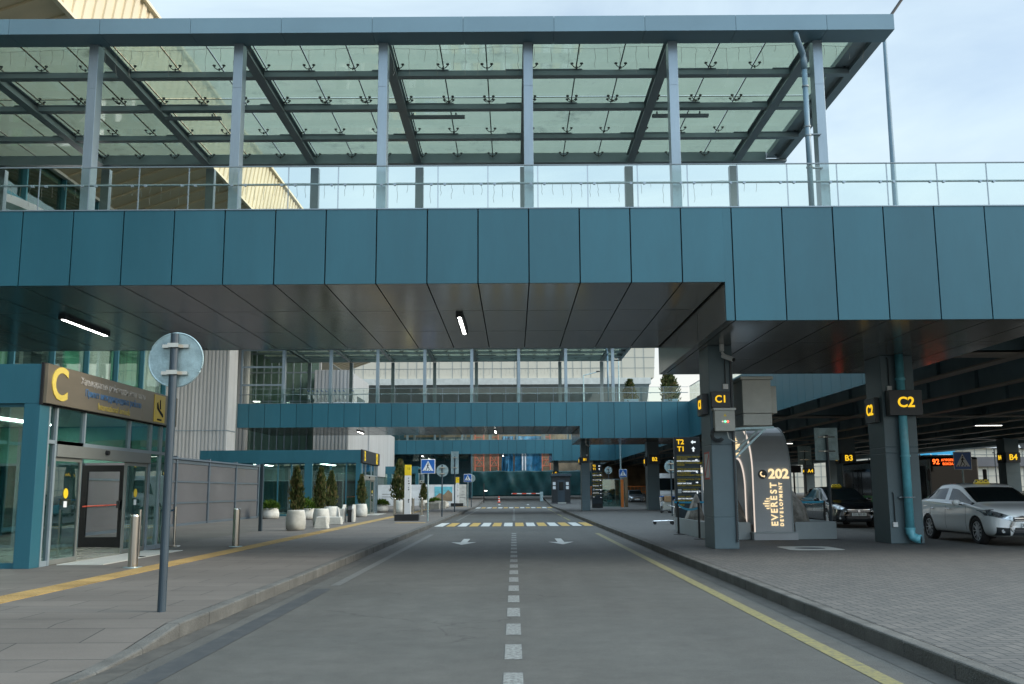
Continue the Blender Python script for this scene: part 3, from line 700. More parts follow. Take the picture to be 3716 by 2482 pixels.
for x, y, L_ in ((24.4, 51, 2.4), (19.0, 70, 2.0), (15.5, 60, 2.2), (20, 78, 2.4), (14.6, 88, 2.4), (16.4, 100, 2.4)):
    l = thing('tube_lamp', 'small lit tube lamp hung under the viaduct girders', 'lamp', (x, y, 4.8), group='tube lamps under the viaduct')
    MB().box(x, x+L_*.6, y, y+.12, 4.80, 4.86).build('housing', 'under', l); MB().box(x+.03, x+L_*.6-.03, y+.02, y+.1, 4.785, 4.80).build('tube', E['down'], l)
    MB().cyl((x+.3, y+.06, 4.86), (x+.3, y+.06, 5.9), .01, n=5).build('hanger', 'under', l)
labs = ['tube lamp under the viaduct, right of the C2 pillar', 'small tube lamp deep under the viaduct behind the C2 pillar', 'small tube lamp under the viaduct left of the C2 pillar', 'tube lamp above the bus under the viaduct',
        'upper tube lamp beside the B2 pillar', 'lower tube lamp beside the B2 pillar']
for o, t in zip([o for o in COL.objects if o.name.startswith('tube_lamp')], labs): o['label'] = t

# ------------------------------------------------------------------ pipes, boxes and cameras on the pillars
rt = thing('downpipe', 'bright cyan drainpipe fixed to the front of the C2 pillar', 'drainpipe', (9.85, 24.5, PV))
x, y = 9.87, 24.46
MB().cyl((x, y, .52), (x, y, ZD+.002), .105, n=20).tube([(x, y, .55), (x, y, .42), (x+.04, y-.03, .33), (x+.12, y-.08, .28), (x+.2, y-.14, .27)], .112, 16).build('pipe', 'cyan', rt, smooth=True)
for z in (4.25, 2.3, .5): MB().cyl((x, y, z), (x, y, z+.05), .125, n=20).build('socket_ring', 'cyan', rt)
MB().cyl((x, y, 1.28), (x, y, 1.31), .13, n=20).box(x-.2, x+.2, y+.04, y+.13, 1.28, 1.31).build('clamp', 'frame', rt)
MB().cyl((x+.2, y-.14, .27), (x+.205, y-.143, .27), .095, n=16).build('outlet', 'gap', rt)
b = MB().box(5.14, 5.17, 22.70, 22.748, .3, 4.6)
for i in range(110): b.box(5.17, 5.19, 22.71, 22.74, .32 + i*.039, .34 + i*.039)
tag(b.build('cable_tray', 'dark'), 'toothed black cable tray running up the C1 pillar', 'cable tray')
rt = thing('control_box', 'grey control box with green and red lamps under the C1 sign', 'control box', (4.9, 22.6, 3.1), group=None)
MB().box(4.70, 5.17, 22.52, 22.745, 2.86, 3.34).build('housing', 'box', rt, bevel=.01); MB().box(4.67, 5.2, 22.5, 22.74, 3.342, 3.40).build('hood', 'boxlight', rt, bevel=.006)
for i, e in enumerate(('strip', 'green', 'red')): MB().cyl((4.88+i*.06, 22.52, 3.08), (4.88+i*.06, 22.508, 3.08), .02, n=10).build('indicator_lamp', E[e], rt)
MB().prism([(4.90, 22.518, 3.20), (4.98, 22.518, 3.20), (4.94, 22.518, 3.27)], (0, -.003, 0)).build('warning_triangle', 'sign_yellow', rt)
m = MB()
for r in (.17, .14, .11): m.tube([(4.78 + r*math.cos(t), 22.64, 2.78 + r*math.sin(t)) for t in [i*.4+1.2 for i in range(12)]], .013, 6)
tag(m.build('cable_coil', 'black'), 'coiled black cable hanging below the control box on the C1 pillar', 'cable')
tag(MB().tube([(5.0, 22.62, 2.85), (5.02, 22.58, 2.7), (5.12, 22.55, 2.62), (5.3, 22.6, 2.6), (5.45, 22.75, 2.68), (5.5, 22.9, 2.95)], .014, 6).build('cable', 'boxlight'), 'pale cable sagging from the control box to the big cabinet', 'cable')
rt = thing('cabinet', 'big grey equipment cabinet bracketed to the right side of the C1 pillar', 'cabinet', (5.6, 23.2, 3.0))
m = MB().box(5.42, 6.1, 22.75, 23.75, 3.0, 3.28).box(5.42, 6.1, 22.75, 23.75, 3.29, 4.08).build('body', 'box', rt, bevel=.012)
MB().box(5.37, 6.15, 22.68, 23.8, 4.082, 4.16).build('hood', 'box', rt, bevel=.02); MB().box(6.102, 6.28, 22.95, 23.7, 3.3, 3.95).build('side_box', 'box', rt, bevel=.01)
for yb in (22.85, 23.6): MB().bar((5.22, yb, 2.93), (6.15, yb, 2.96), .05).bar((5.22, yb, 2.25), (5.95, yb, 2.93), .045).build('bracket', 'galv', rt)
def cctv(x, y, z, label, s=1):
    rt = thing('security_camera', label, 'security camera', (x, y, z), group='security cameras under the footbridges')
    MB().cyl((x, y, z), (x, y, z+.16*s), .055*s, n=12).cyl((x, y, z-.02), (x+.06*s, y-.04, z-.12*s), .03*s, n=8).build('mount', 'white', rt, smooth=False)
    MB().cyl((x+.02*s, y+.03*s, z-.1*s), (x+.22*s, y-.18*s, z-.22*s), .055*s, n=12).build('housing', 'white', rt)
    MB().cyl((x+.22*s, y-.18*s, z-.22*s), (x+.235*s, y-.195*s, z-.228*s), .045*s, n=12).build('lens', 'gap', rt)
cctv(4.93, 22.55, 4.74, 'white security camera at the top of the C1 pillar'); cctv(4.95, 66.6, 4.74, 'white security camera at the top of the B1 pillar')
def jbox(x, y, z, label):
    rt = thing('junction_box', label, 'junction box', (x, y, z), group='white junction boxes on the pillars')
    MB().box(x-.06, x+.06, y-.05, y-.002, z-.06, z+.06).build('cover', 'white', rt, bevel=.006); MB().tube([(x, y-.03, z+.06), (x, y-.03, z+.75), (x-.03, y-.03, z+.8)], .012, 6).build('conduit', 'black', rt)
jbox(5.02, 22.74, 3.92, 'white junction box above the C1 sign'); jbox(9.62, 24.6, 4.05, 'white junction box above the C2 sign'); jbox(9.55, 24.6, .62, 'white socket box low on the C2 pillar')
jbox(5.02, 66.79, 3.92, 'white junction box above the B1 sign')
rt = thing('warning_sticker', 'white no parking sheet with a red border on the left face of the C1 pillar', 'sticker', (4.63, 23.3, 2.1))
MB().box(4.632, 4.639, 23.0, 23.6, 1.75, 2.4).build('sheet', 'white', rt); m = MB()
for a in ((23.0, 23.04, 1.75, 2.4), (23.56, 23.6, 1.75, 2.4), (23.04, 23.56, 1.75, 1.79), (23.04, 23.56, 2.36, 2.4)): m.box(4.628, 4.631, *a)
m.bar((4.6285, 23.58, 1.8), (4.6285, 23.02, 2.36), .04, .004, up=Vector((1, 0, 0))); m.build('red_border', 'conered', rt)

# ------------------------------------------------------------------ terminal building on the left
rt = thing('terminal_building', 'large terminal with green glass facade, corrugated cladding and beige overhanging roof', 'terminal', (-24, 40, 0))
XW = -18.2
MB().box(-40, XW-.4, -12, -11.6, 0, 14.2).build('end_wall', 'interior', rt)
b = MB()
for z in (PV+.02, 5.0, 9.6, 14.0): b.box(-34, XW-.25, -11, 49.8, z-.1, z+.12)
b.build('floor_slab', 'interior', rt)
MB().box(-30.2, -30, -11, 49.8, .2, 14).build('inner_wall', 'mint', rt)
b = MB()
for k in range(14): b.box(-24 - (k % 3), -23.6 - (k % 3), -6 + 4.2*k, -4.9 + 4.2*k, 5.1, 8.9)
b.build('inner_pillar', 'interior_dark', rt)
b = MB(); xx = -9.5
gy = []
y = 50.15
while y > -12: gy.append(y); y -= 3.07
for a, c in zip(gy[1:], gy): MB().box(XW-.2, XW-.185, a+.05, c-.05, .3, 14.2).build('facade_glass', 'glass_facade', rt)
m = MB()
for y in gy: m.box(XW-.26, XW-.02, y-.05, y+.05, 0, 14.25)
m.build('mullion', 'teal', rt)
m = MB()
for z in (.2, 3.3, 5.0, 8.9, 9.7, 12.3): m.box(XW-.22, XW-.06, -12, 50.1, z-.07, z+.07)
m.build('transom', 'teal', rt)
m = MB()
for (x, y) in [(-20.2 - 2.6*i, 14 + 3.9*j + .7*i) for i in range(4) for j in range(9)]: m.cyl((x, y, 9.42), (x, y, 9.46), .3, n=16)
    # round lamps in the hall ceiling
m.build('ceiling_lamp', E['room'], rt)
for k, (y, w, xk) in enumerate(((28, 2.2, -20.5), (31.5, 1.6, -19.6), (35.0, 1.2, -20.2), (38.5, 2.6, -21.5), (42.5, 1.4, -20), (46, 3.6, -19.4), (24, 2, -20))): MB().box(xk-.1, xk, y, y+w, 5.2, 9.3).build('curtain', 'curtain' if k % 2 else 'mint', rt)
def corr(x0, x1, y0, y1, z0, z1, pitch=.2, d=.05, faces='FR'):
    """box with ribbed sheet on its front and right faces"""
    m = MB(); m.box(x0, x1-d, y0+d, y1, z0, z1)
    if 'F' in faces:
        x = x0
        while x < x1 - .01: m.box(x+.01, min(x+pitch*.55, x1), y0, y0+d-.001, z0, z1); x += pitch
    if 'R' in faces:
        y = y0 + .02
        while y < y1 - .01: m.box(x1-d+.001, x1, y+.01, min(y+pitch*.55, y1), z0, z1); y += pitch
    return m
def clad(name, *a, seam=None, **k):
    x0, x1, y0, y1, z0, z1 = a; o = corr(*a, **k).build(name, 'corr', rt)
    if seam: MB().box(x0, x1+.02, y0-.02, y0-.001, seam-.03, seam+.03).box(x1+.001, x1+.02, y0, y1, seam-.03, seam+.03).build('seam_strip', 'frame_light', o)
clad('corrugated_tower', -27, XW, 61.2, 63.1, 3.2, 17.2, seam=5.4, pitch=.24)
MB().box(-27, -22.9, 50.2, 61.2, 0, 14.2).build('recess_wall', 'corr', rt)
MB().box(-27, XW-.02, 61.3, 63.1, 0, 3.19).build('tower_base', 'interior_dark', rt)
clad('corrugated_block', -16.3, -13.45, 78.4, 89, 3.0, 11.4, pitch=.3)
MB().box(-13.44, -13.40, 82.5, 86.5, 7.3, 9.6).build('loading_door', 'interior_dark', rt)
clad('corrugated_strip', -22.9, -22.0, 79.4, 80, 3.0, 14, pitch=.3, faces='F')
MB().box(-26, -13.6, 89, 118, 0, 3.0).build('rear_wing', 'interior_dark', rt)
b = MB(); b.box(-30, -16.31, 80.1, 80.11, 3.6, 14.2); b.build('rear_glass', 'glass_facade', rt)
m = MB()
for i in range(12): m.box(-24+.62*i-.04, -24+.62*i+.04, 80.0, 80.12, 3.6, 14.2)
for z in (3.6, 7, 9, 11.4, 13): m.box(-30, -16.32, 80.02, 80.1, z-.06, z+.06)
m.build('rear_mullion', 'frame', rt); MB().box(-30, -16.4, 81.5, 81.7, 0, 14.2).build('rear_inner_wall', 'corr', rt)
clad('lower_cladding', -19.6, -13.46, 90, 109, 3.0, 7.6, pitch=.3, faces='FR')
# overhanging ribbed roof: sloping soffit and tall leaning edge
Ya, Yb = -14, 103
z_i, z_o, z_t, xo, xt = 14.3, 15.95, 18.7, -13.5, -13.1
b = MB()
b.add([(XW-.3, Ya, z_i-.1), (xo-.06, Ya, z_o), (xo-.06, Yb, z_o), (XW-.3, Yb, z_i-.1), (XW-.3, Ya, z_i+.3), (xo-.06, Ya, z_o+.3), (xo-.06, Yb, z_o+.3), (XW-.3, Yb, z_i+.3)], [(0,3,2,1),(4,5,6,7),(0,1,5,4),(1,2,6,5),(2,3,7,6),(3,0,4,7)])
y = Ya; n = Vector((.33, 0, -1)).normalized() * .07
while y < Yb:
    b.prism([(XW, y, z_i), (xo-.08, y, z_o), (xo-.08, y+.28, z_o), (XW, y+.28, z_i)], n); y += 1.15
b.build('roof_soffit', 'soffit_beige', rt)
MB().box(-38, XW-.31, Ya, Yb, z_i-.1, z_i+.3).build('roof_rear', 'soffit_beige', rt)
MB().bar((XW-.02, Ya, z_i-.08), (XW-.02, Yb, z_i-.08), .2, .12).build('soffit_trim', 'boxlight', rt)
b = MB(); e = Vector((xt-xo, 0, z_t-z_o))
b.add([(xo, Ya, z_o), (xt, Ya, z_t), (xt, Yb, z_t), (xo, Yb, z_o), (xo-.3, Ya, z_o), (xt-.3, Ya, z_t), (xt-.3, Yb, z_t), (xo-.3, Yb, z_o)], [(0,1,2,3),(7,6,5,4),(0,4,5,1),(1,5,6,2),(2,6,7,3),(3,7,4,0)])
y = Ya
while y < Yb:
    b.prism([(xo, y, z_o), (xt, y, z_t), (xt, y+.32, z_t), (xo, y+.32, z_o)], (.07, 0, 0)); y += .62
b.build('roof_edge', 'beige', rt)
MB().bar((xo+.05, Ya, z_o-.04), (xo+.05, Yb, z_o-.04), .16, .1).bar((xt+.05, Ya, z_t+.05), (xt+.05, Yb, z_t+.05), .3, .12).build('edge_trim', 'beige', rt)
MB().box(-60, xt-.32, Ya, Yb, z_t-.6, z_t-.3).build('roof_top', 'beige', rt)
# curved white canopy seen at the far left over the bridge
pts = [(-17.5 + 6.2*math.sin(t), 30.5, 8.2 + 3.2*math.cos(t)) for t in [R(a) for a in range(-20, 96, 8)]]
b = MB()
for p, q in zip(pts, pts[1:]): b.bar(p, q, 1.6, .25, up=Vector((0, 0, 1)))
tag(b.build('arched_canopy', 'white'), 'curved white canopy edge between terminal glass and footbridge railing', 'arched canopy')
bpy.data.objects['arched_canopy'].location.x = -2.1

# ------------------------------------------------------------------ glazed entrance vestibules
def vestibule(L, y0, label, detail):
    y1 = y0 + 6.9; xe = -8.8; zt, zs = 3.9, 3.16; z0 = PV + g(y0)
    zt += g(y0); zs += g(y0)
    rt = thing('entrance_vestibule', label, 'entrance', (-13, (y0+y1)/2, z0), group='glazed entrance vestibules')
    b = MB(); b.box(-18.1, xe-.02, y0, y0+.12, zs, zt).box(-18.1, xe-.05, y1-.12, y1, zs, zt).box(-18.1, xe-.02, y0+.121, y1-.121, zt-.2, zt-.02)
    b.build('roof_fascia', 'teal', rt, bevel=.006)
    MB().box(-18, xe-.2, y0+.125, y1-.125, zs+.02, zs+.06).build('ceiling', 'boxlight', rt)
    MB().box(-18, xe-.05, y0+.1, y1-.1, z0, z0+.012).build('floor', 'tile', rt)
    MB().box(-18.0, -17.9, y0+.13, y1-.13, z0, zs).build('rear_wall', 'mint' if detail else 'curtain', rt)
    l = MB()
    for x in (-15.5, -11.5): l.box(x-.15, x+.15, y0+.8, y1-.8, zs-.0, zs+.019)
    l.build('ceiling_lamp', E['room'], rt)  # ceiling lamps added to brighten the vestibule interior
    for x0, x1, y_0, y_1 in ((xe-.3, xe, y0, y0+.38), (-12.05, -11.6, y0, y0+.3), (-14.85, -14.4, y0, y0+.3), (-17.7, -17.3, y0, y0+.3)):
        MB().box(x0, x1, y_0+.002, y_1, z0, zs-.001).build('corner_pillar' if x0 > -9.5 else 'wall_pillar', 'teal', rt, bevel=.006)
    # front glass facing the camera
    for x0, x1, div in ((-11.6, xe-.3, (.42, .78)), (-14.4, -12.05, (.35, .68)), (-17.3, -14.85, (.33, .66))):
        MB().box(x0, x1, y0+.1, y0+.112, z0+.1, zs).build('front_glass', 'glass_win', rt)
        m = MB(); m.box(x0, x1, y0+.06, y0+.16, z0, z0+.1).box(x0, x1, y0+.065, y0+.155, zs-.06, zs)
        for d in div:
            x = x0 + (x1-x0)*d; m.box(x-.035, x+.035, y0+.065, y0+.155, z0+.1, zs-.06)
        m.build('front_frame', 'teal', rt)
    if not detail or 1:
        x0, x1 = -10.4, -9.55
    # side wall with sliding doors facing the road
    ys = [y0+.40, y0+.72, y0+1.95, y0+4.3, y0+5.6, y0+6.3, y0+6.86]
    dz = z0 + 2.05; tz = z0 + 2.32
    m = MB()
    for y in ys: m.box(xe-.1, xe, y-.035, y+.035, z0, zs) if y in (ys[0], ys[1], ys[4], ys[5], ys[6]) else m.box(xe-.1, xe, y-.03, y+.03, tz, zs)
    for a, c in zip(ys, ys[1:]): m.box(xe-.095, xe-.005, a+.036, c-.036, tz-.03, tz+.04) if c != ys[3] and a != ys[3] else None
    m.box(xe-.095, xe-.005, ys[1]+.036, ys[4]-.036, tz-.031, tz+.041)
    m.box(xe-.09, xe-.01, ys[0]+.036, ys[1]-.036, z0, z0+.1).box(xe-.09, xe-.01, ys[4]+.036, ys[5]-.036, z0, z0+.1).box(xe-.09, xe-.01, ys[5]+.036, ys[6]-.036, z0, z0+.1)
    m.build('side_frame', 'frame', rt)
    for a, c in zip(ys, ys[1:]): MB().box(xe-.055, xe-.045, a+.036, c-.036, tz+.041, zs-.001).build('transom_glass', 'glass_win', rt)
    for a, c in ((ys[0], ys[1]), (ys[4], ys[5]), (ys[5], ys[6])): MB().box(xe-.055, xe-.045, a+.036, c-.036, z0+.1, tz-.031).build('side_glass', 'glass_win', rt)
    MB().box(xe-.13, xe+.03, ys[1]+.036, ys[4]-.036, dz, tz-.032).build('door_header', 'boxdark', rt, bevel=.006)
    for a, c in ((ys[1]+.05, ys[2]), (ys[3]-.05, ys[4]-.05)):
        d = MB(); d.box(xe-.08, xe-.03, a, a+.06, z0+.012, dz-.002).box(xe-.08, xe-.03, c-.06, c, z0+.012, dz-.002).box(xe-.08, xe-.03, a+.061, c-.061, z0+.012, z0+.1).box(xe-.08, xe-.03, a+.061, c-.061, dz-.08, dz-.002)
        d = d.build('sliding_door', 'boxdark', rt); MB().box(xe-.058, xe-.05, a+.06, c-.06, z0+.1, dz-.08).build('door_glass', 'glass_win', d)
        yc = (a+c)/2; MB().cyl((xe-.047, yc, z0+1.35), (xe-.043, yc, z0+1.35), .1, n=20).build('yellow_dot', 'sign_yellow', d)
        MB().box(xe-.047, xe-.043, yc-.07, yc+.07, z0+1.08, z0+1.2).build('notice', 'litbacks', d)
    MB().cyl((xe+.03, (ys[1]+ys[4])/2-.2, dz+.16), (xe+.1, (ys[1]+ys[4])/2-.2, dz+.15), .05, n=12).build('door_sensor', 'gap', rt)
    # north wall with a dark hinged door
    yn = y1 - .1
    m = MB().box(-18, -11.05, yn-.03, yn+.03, z0, z0+.08).box(-18, -11.05, yn-.03, yn+.03, dz, dz+.06).box(-9.75, xe-.1, yn-.03, yn+.03, dz, dz+.06)
    for x in (-11.0, -9.8, -12.6, -14.4, -16.2): m.box(x-.04, x+.04, yn-.035, yn+.035, z0, zs)
    m.build('rear_frame', 'frame', rt)
    MB().box(-17.9, -11.05, yn-.005, yn+.005, z0+.08, dz).box(-9.75, xe-.1, yn-.005, yn+.005, z0, dz).build('rear_glass', 'glass_win', rt)
    MB().box(-17.9, xe-.101, yn-.005, yn+.005, dz+.06, zs-.001).build('upper_panel', 'mint' if detail else 'interior', rt)
    d = MB(); d.box(-10.95, -10.80, yn-.04, yn+.03, z0+.01, dz).box(-9.99, -9.84, yn-.04, yn+.03, z0+.01, dz).box(-10.799, -9.991, yn-.04, yn+.03, z0+.01, z0+.26).box(-10.799, -9.991, yn-.04, yn+.03, dz-.16, dz)
    d = d.build('rear_door', 'gap', rt); MB().box(-10.8, -9.99, yn-.01, yn, z0+.26, dz-.16).build('door_glass', 'glass_clear', d)
    MB().cyl((-10.85, yn-.12, z0+1.02), (-9.95, yn-.12, z0+1.06), .018, n=8).build('push_bar', 'conered', d); MB().box(-10.0, -9.92, yn-.14, yn-.04, z0+.98, z0+1.16).build('lock', 'black', d)
    return rt
vC = vestibule('C', 17.85, 'nearest glazed entrance vestibule under the big letter C sign', True)
vB = vestibule('B', 55.8, 'middle glazed entrance vestibule with the letter B sign, behind the potted cypresses', False)
vA = vestibule('A', 101.5, 'distant glazed entrance vestibule beyond the letter B entrance, teal fascia', False)
vA.location.x -= 1.2
def entrance_sign(L, y0, face, label, full):
    xe = -8.8; y1 = y0+6.9; zs, zt = 3.17, 3.91
    rt = thing('entrance_sign', label, 'entrance sign', (xe, (y0+y1)/2, 3.5))
    m = MB(); n = 3; ya = y0+.02; st_ = (y1+.1-ya)/n
    for k in range(n):
        c = ya + st_; m.box(xe+.03, xe+.10, ya+.003, c-.003, zs, zt); ya = c
    m.build('panel', face, rt, bevel=.004); MB().box(xe-.02, xe+.029, y0-.01, y1+.11, zs-.03, zt+.02).build('backing', 'gap', rt)
    x = xe+.104; r = (0, 1, 0)
    text(L, .88 if full else .8, (x, y0+.5 if full else y0+.85, (zs+zt)/2), r, Z, 'goldletter' if full else 'sign_yellow', rt, 'letter', .004 if not full else .012, bold=.02, squeeze=1.12 if full else 1.1)
    if full:
        text('Халықаралық рейстердің келу залы', .205, (x, y0+3.1, 3.73), r, Z, 'whiteletter', rt, 'kazakh_lettering', .006, bold=.005, squeeze=.95)
        text('Прилет международных рейсов', .205, (x, y0+3.1, 3.51), r, Z, 'blueletter', rt, 'russian_lettering', .006, bold=.005, squeeze=.92)
        text('International arrivals', .205, (x, y0+3.1, 3.29), r, Z, 'dimgold', rt, 'english_lettering', .006, bold=.005, squeeze=1.0)
    s = MB(); yy = y1-1.15; zc = (zs+zt)/2
    s.box(xe+.101, xe+.112, yy-.36, yy+.36, zs+.04, zt-.04); p = s.build('arrivals_pictogram', 'sign_yellow', rt, bevel=.003)
    def P(*q): return [(xe+.1125, yy+a, zc+b) for a, b in q]
    m = MB().prism(P((-.2,.12),(-.13,.16),(-.05,.0),(.22,-.12),(.25,-.18),(.19,-.2),(-.14,-.04),(-.19,.0)), (.003,0,0)).prism(P((-.02,.0),(-.02,.2),(.04,.23),(.08,-.02)), (.003,0,0)).prism(P((-.16,-.25),(.14,-.25),(.14,-.29),(-.16,-.29)), (.003,0,0))
    m.build('plane_symbol', 'gap', p)
entrance_sign('C', 17.85, 'bronze', 'brushed metal sign with gold letter C and arrivals text over the nearest entrance', True)
entrance_sign('B', 55.8, 'dark', 'black sign with yellow letter B over the middle entrance', False)
for nm, x0, x1, ya, yb, lb in (('door_mat', -8.7, -7.85, 18.75, 23.2, 'white metal grating mat outside the nearest entrance doors'), ('door_mat', -8.7, -8.0, 57, 61, 'white grating mat outside the middle entrance doors')):
    m = MB(); y = ya
    while y < yb: m.box(x0, x1, y, y+.05, PV, PV+.014); y += .08
    m.box(x0-.02, x0, ya, yb, PV, PV+.016).box(x1, x1+.02, ya, yb, PV, PV+.016); tag(m.build(nm, 'boxlight'), lb, 'door mat')
# tinted glass screen continuing from the nearest entrance
rt = thing('glass_screen', 'tall clear glass screen running from the C entrance to a slim blue post', 'glass screen', (-8.95, 30, PV))
for a, c in ((24.95, 28.1), (28.1, 31.3), (31.3, 34.4)): MB().box(-8.96, -8.95, a+.01, c-.01, PV+.02, 2.35).build('pane', 'glass_screen', rt)
MB().box(-9.0, -8.9, 34.42, 34.58, PV, 2.5).build('end_post', 'post', rt)

# ------------------------------------------------------------------ grey panel fence
rt = thing('panel_fence', 'grey panelled metal fence between the C entrance and the B entrance', 'fence', (-13.9, 42, PV))
x = -13.85; ys = [26.9 + 4.27*k for k in range(7)]
for y in ys: MB().box(x-.1, x+.08, y-.08, y+.08, PV, 3.0).build('post', 'fenceframe', rt, bevel=.008)
for a, c in zip(ys, ys[1:]):
    for z0, z1 in ((.25, 1.05), (1.12, 1.92), (1.99, 2.7)): MB().box(x-.03, x+.01, a+.09, c-.09, z0, z1).build('panel', 'fencepanel', rt)
    MB().box(x-.04, x+.04, a+.081, c-.081, 1.055, 1.115).box(x-.04, x+.04, a+.081, c-.081, 1.925, 1.985).box(x-.04, x+.04, a+.081, c-.081, 2.705, 2.86).box(x-.04, x+.04, a+.081, c-.081, PV, .245).build('rail', 'fenceframe', rt)
MB().box(x-.14, x+.12, 26.8, 52.7, 2.861, 2.93).build('cap', 'fenceframe', rt)
MB().box(-18.1, x-.11, 26.9, 27.0, PV, 2.9).build('return_panel', 'fencepanel', rt)

# ------------------------------------------------------------------ bollards and queue posts
def bollard(x, y, label, h=.96, r=.088):
    z = PV + g(y)
    rt = thing('bollard', label, 'bollard', (x, y, z), group='stainless steel bollards on the left pavement')
    MB().lathe((x, y, z), [(r, 0), (r, h-.035), (r*.93, h-.01), (r*.8, h)], 28).build('tube', 'steel', rt, smooth=False)
    MB().lathe((x, y, z), [(r*1.9, 0), (r*1.9, .012), (r*1.02, .014)], 24).build('base_ring', 'galv', rt); return rt
for o in (bollard(-7.0, 18.05, 'nearest stainless steel bollard in front of the C entrance'), bollard(-7.04, 24.8, 'stainless steel bollard in front of the grey panel fence')): pass
for i, lb in enumerate(('leftmost', 'second', 'third', 'rightmost')): bollard(-6.55 + .42*i, 53.5 + .8*i, '%s of the four thin bollards behind the white and yellow totem' % lb, 1.0, .075)
def stanchion(x, y, label, m, h=.98, tip=None, grp='posts carrying queue belts'):
    z = PV + g(y); rt = thing('queue_post', label, 'queue post', (x, y, z), group=grp)
    MB().lathe((x, y, z), [(.17, 0), (.17, .012), (.15, .024), (.03, .03)], 24).build('foot', m, rt)
    MB().cyl((x, y, z+.03), (x, y, z+h), .032, n=14).cyl((x, y, z+h), (x, y, z+h+.02), .036, n=14).build('pole', m, rt); return rt
def belt(p, q, m, label, sag=.06, h=.05):
    b = MB(); n = 8
    for i in range(n):
        s, t = i/n, (i+1)/n
        a = Vector(p).lerp(Vector(q), s); c = Vector(p).lerp(Vector(q), t); a.z -= sag*4*s*(1-s); c.z -= sag*4*t*(1-t)
        b.bar(a, c, .004, h)
    tag(b.build('queue_belt', m), label, 'belt', 'blue queue belts')
stanchion(-8.65, 24.95, 'stainless queue post beyond the near sign pole', 'steel'); stanchion(-8.0, 20.9, 'stainless queue post by the entrance mat', 'steel')
stanchion(-10.0, 27.0, 'stainless queue post seen through the dark entrance door', 'steel')
belt((-8.65, 24.95, 1.08), (-10.0, 27.0, 1.08), 'blueletter', 'dark blue belt between the two queue posts beyond the C entrance')
stanchion(5.06, 30.2, 'black queue post beside the T2 T1 information board', 'black'); stanchion(5.15, 27.3, 'black queue post touching the left side of the C1 pillar', 'black')
stanchion(6.9, 33.2, 'black queue post behind the dark arch', 'black')
stanchion(9.9, 31.2, 'black queue post in front of the black sedan', 'black')
belt((5.06, 30.2, 1.06), (5.15, 27.3, 1.02), 'belt', 'light blue belt in front of the T2 T1 information board', .1, .06)
belt((5.15, 31.4, 1.12), (6.9, 33.2, 1.12), 'belt', 'light blue belt behind the arch and the near information board', .02, .06)
belt((8.3, 30.4, 1.12), (9.9, 31.2, 1.12), 'belt', 'light blue belt in front of the black sedan door', .02, .06)

# ------------------------------------------------------------------ traffic signs
def sign_root(name, x, y, label, cat, grp): return thing(name, label, cat, (x, y, PV + g(y)), group=grp)
def round_back(x, y, zc, r, label, lean=0):
    z = PV + g(y); zc += g(y); rt = sign_root('round_traffic_sign', x, y, label, 'traffic sign', 'round traffic signs seen from behind')
    MB().cyl((x, y, z), (x+lean, y, zc+r*.95), .048 if y < 20 else .038, n=16).build('pole', 'post', rt, smooth=False)
    MB().cyl((x+lean, y+.07, zc), (x+lean, y+.085, zc), r, n=48).build('disc', 'galv', rt)
    m = MB(); n = 40
    m.tube([(x+lean + r*math.cos(2*math.pi*i/n), y+.075, zc + r*math.sin(2*math.pi*i/n)) for i in range(n+1)], .011, 6); m.build('rim', 'galv', rt)
    m = MB()
    for dz in (.5*r, -.5*r): m.box(x+lean-.16*r/.33, x+lean+.16*r/.33, y+.03, y+.068, zc+dz-.02, zc+dz+.02).box(x+lean-.065, x+lean+.065, y-.062, y+.05, zc+dz-.025, zc+dz+.025)
    m.build('clamp', 'steel', rt); return rt
round_back(-4.06, 11.4, 3.08, .325, 'grey back of the nearest round sign on the pavement corner')
round_back(-3.92, 53, 2.62, .32, 'round sign back beside the first blue crossing sign')
round_back(-3.7, 84.2, 2.6, .33, 'small round sign back behind the farther blue crossing sign')
round_back(8.4, 52, 2.75, .33, 'round sign back just left of the T2 T1 board')
round_back(8.75, 90, 3.35, .34, 'round sign back beside the farther information board')
def rect_back(x, y, zc, w, h, label):
    z = PV + g(y); rt = sign_root('rectangular_traffic_sign', x, y, label, 'traffic sign', 'rectangular traffic signs seen from behind')
    MB().cyl((x, y, z), (x, y, zc+h*.28), .04, n=14).build('pole', 'post', rt)
    MB().box(x-w/2, x+w/2, y+.06, y+.075, zc-h/2, zc+h/2).build('plate', 'galv', rt, bevel=.06 if False else .004)
    m = MB()
    for dz in (.22*h, -.22*h): m.box(x-w*.36, x+w*.36, y+.03, y+.058, zc+dz-.018, zc+dz+.018).box(x-.06, x+.06, y-.05, y+.04, zc+dz-.022, zc+dz+.022)
    m.build('clamp', 'steel', rt)
rect_back(8.93, 27.6, 2.78, .66, .92, 'large grey rectangular sign back between the arch and the C2 pillar')
rect_back(-3.97, 65, 3.4, .52, 1.5, 'tall narrow rectangular sign back on the left kerb')
rect_back(21.6, 72, 4.0, 1.0, 1.4, 'small brown grey sign back under the viaduct beside the A4 pillar')
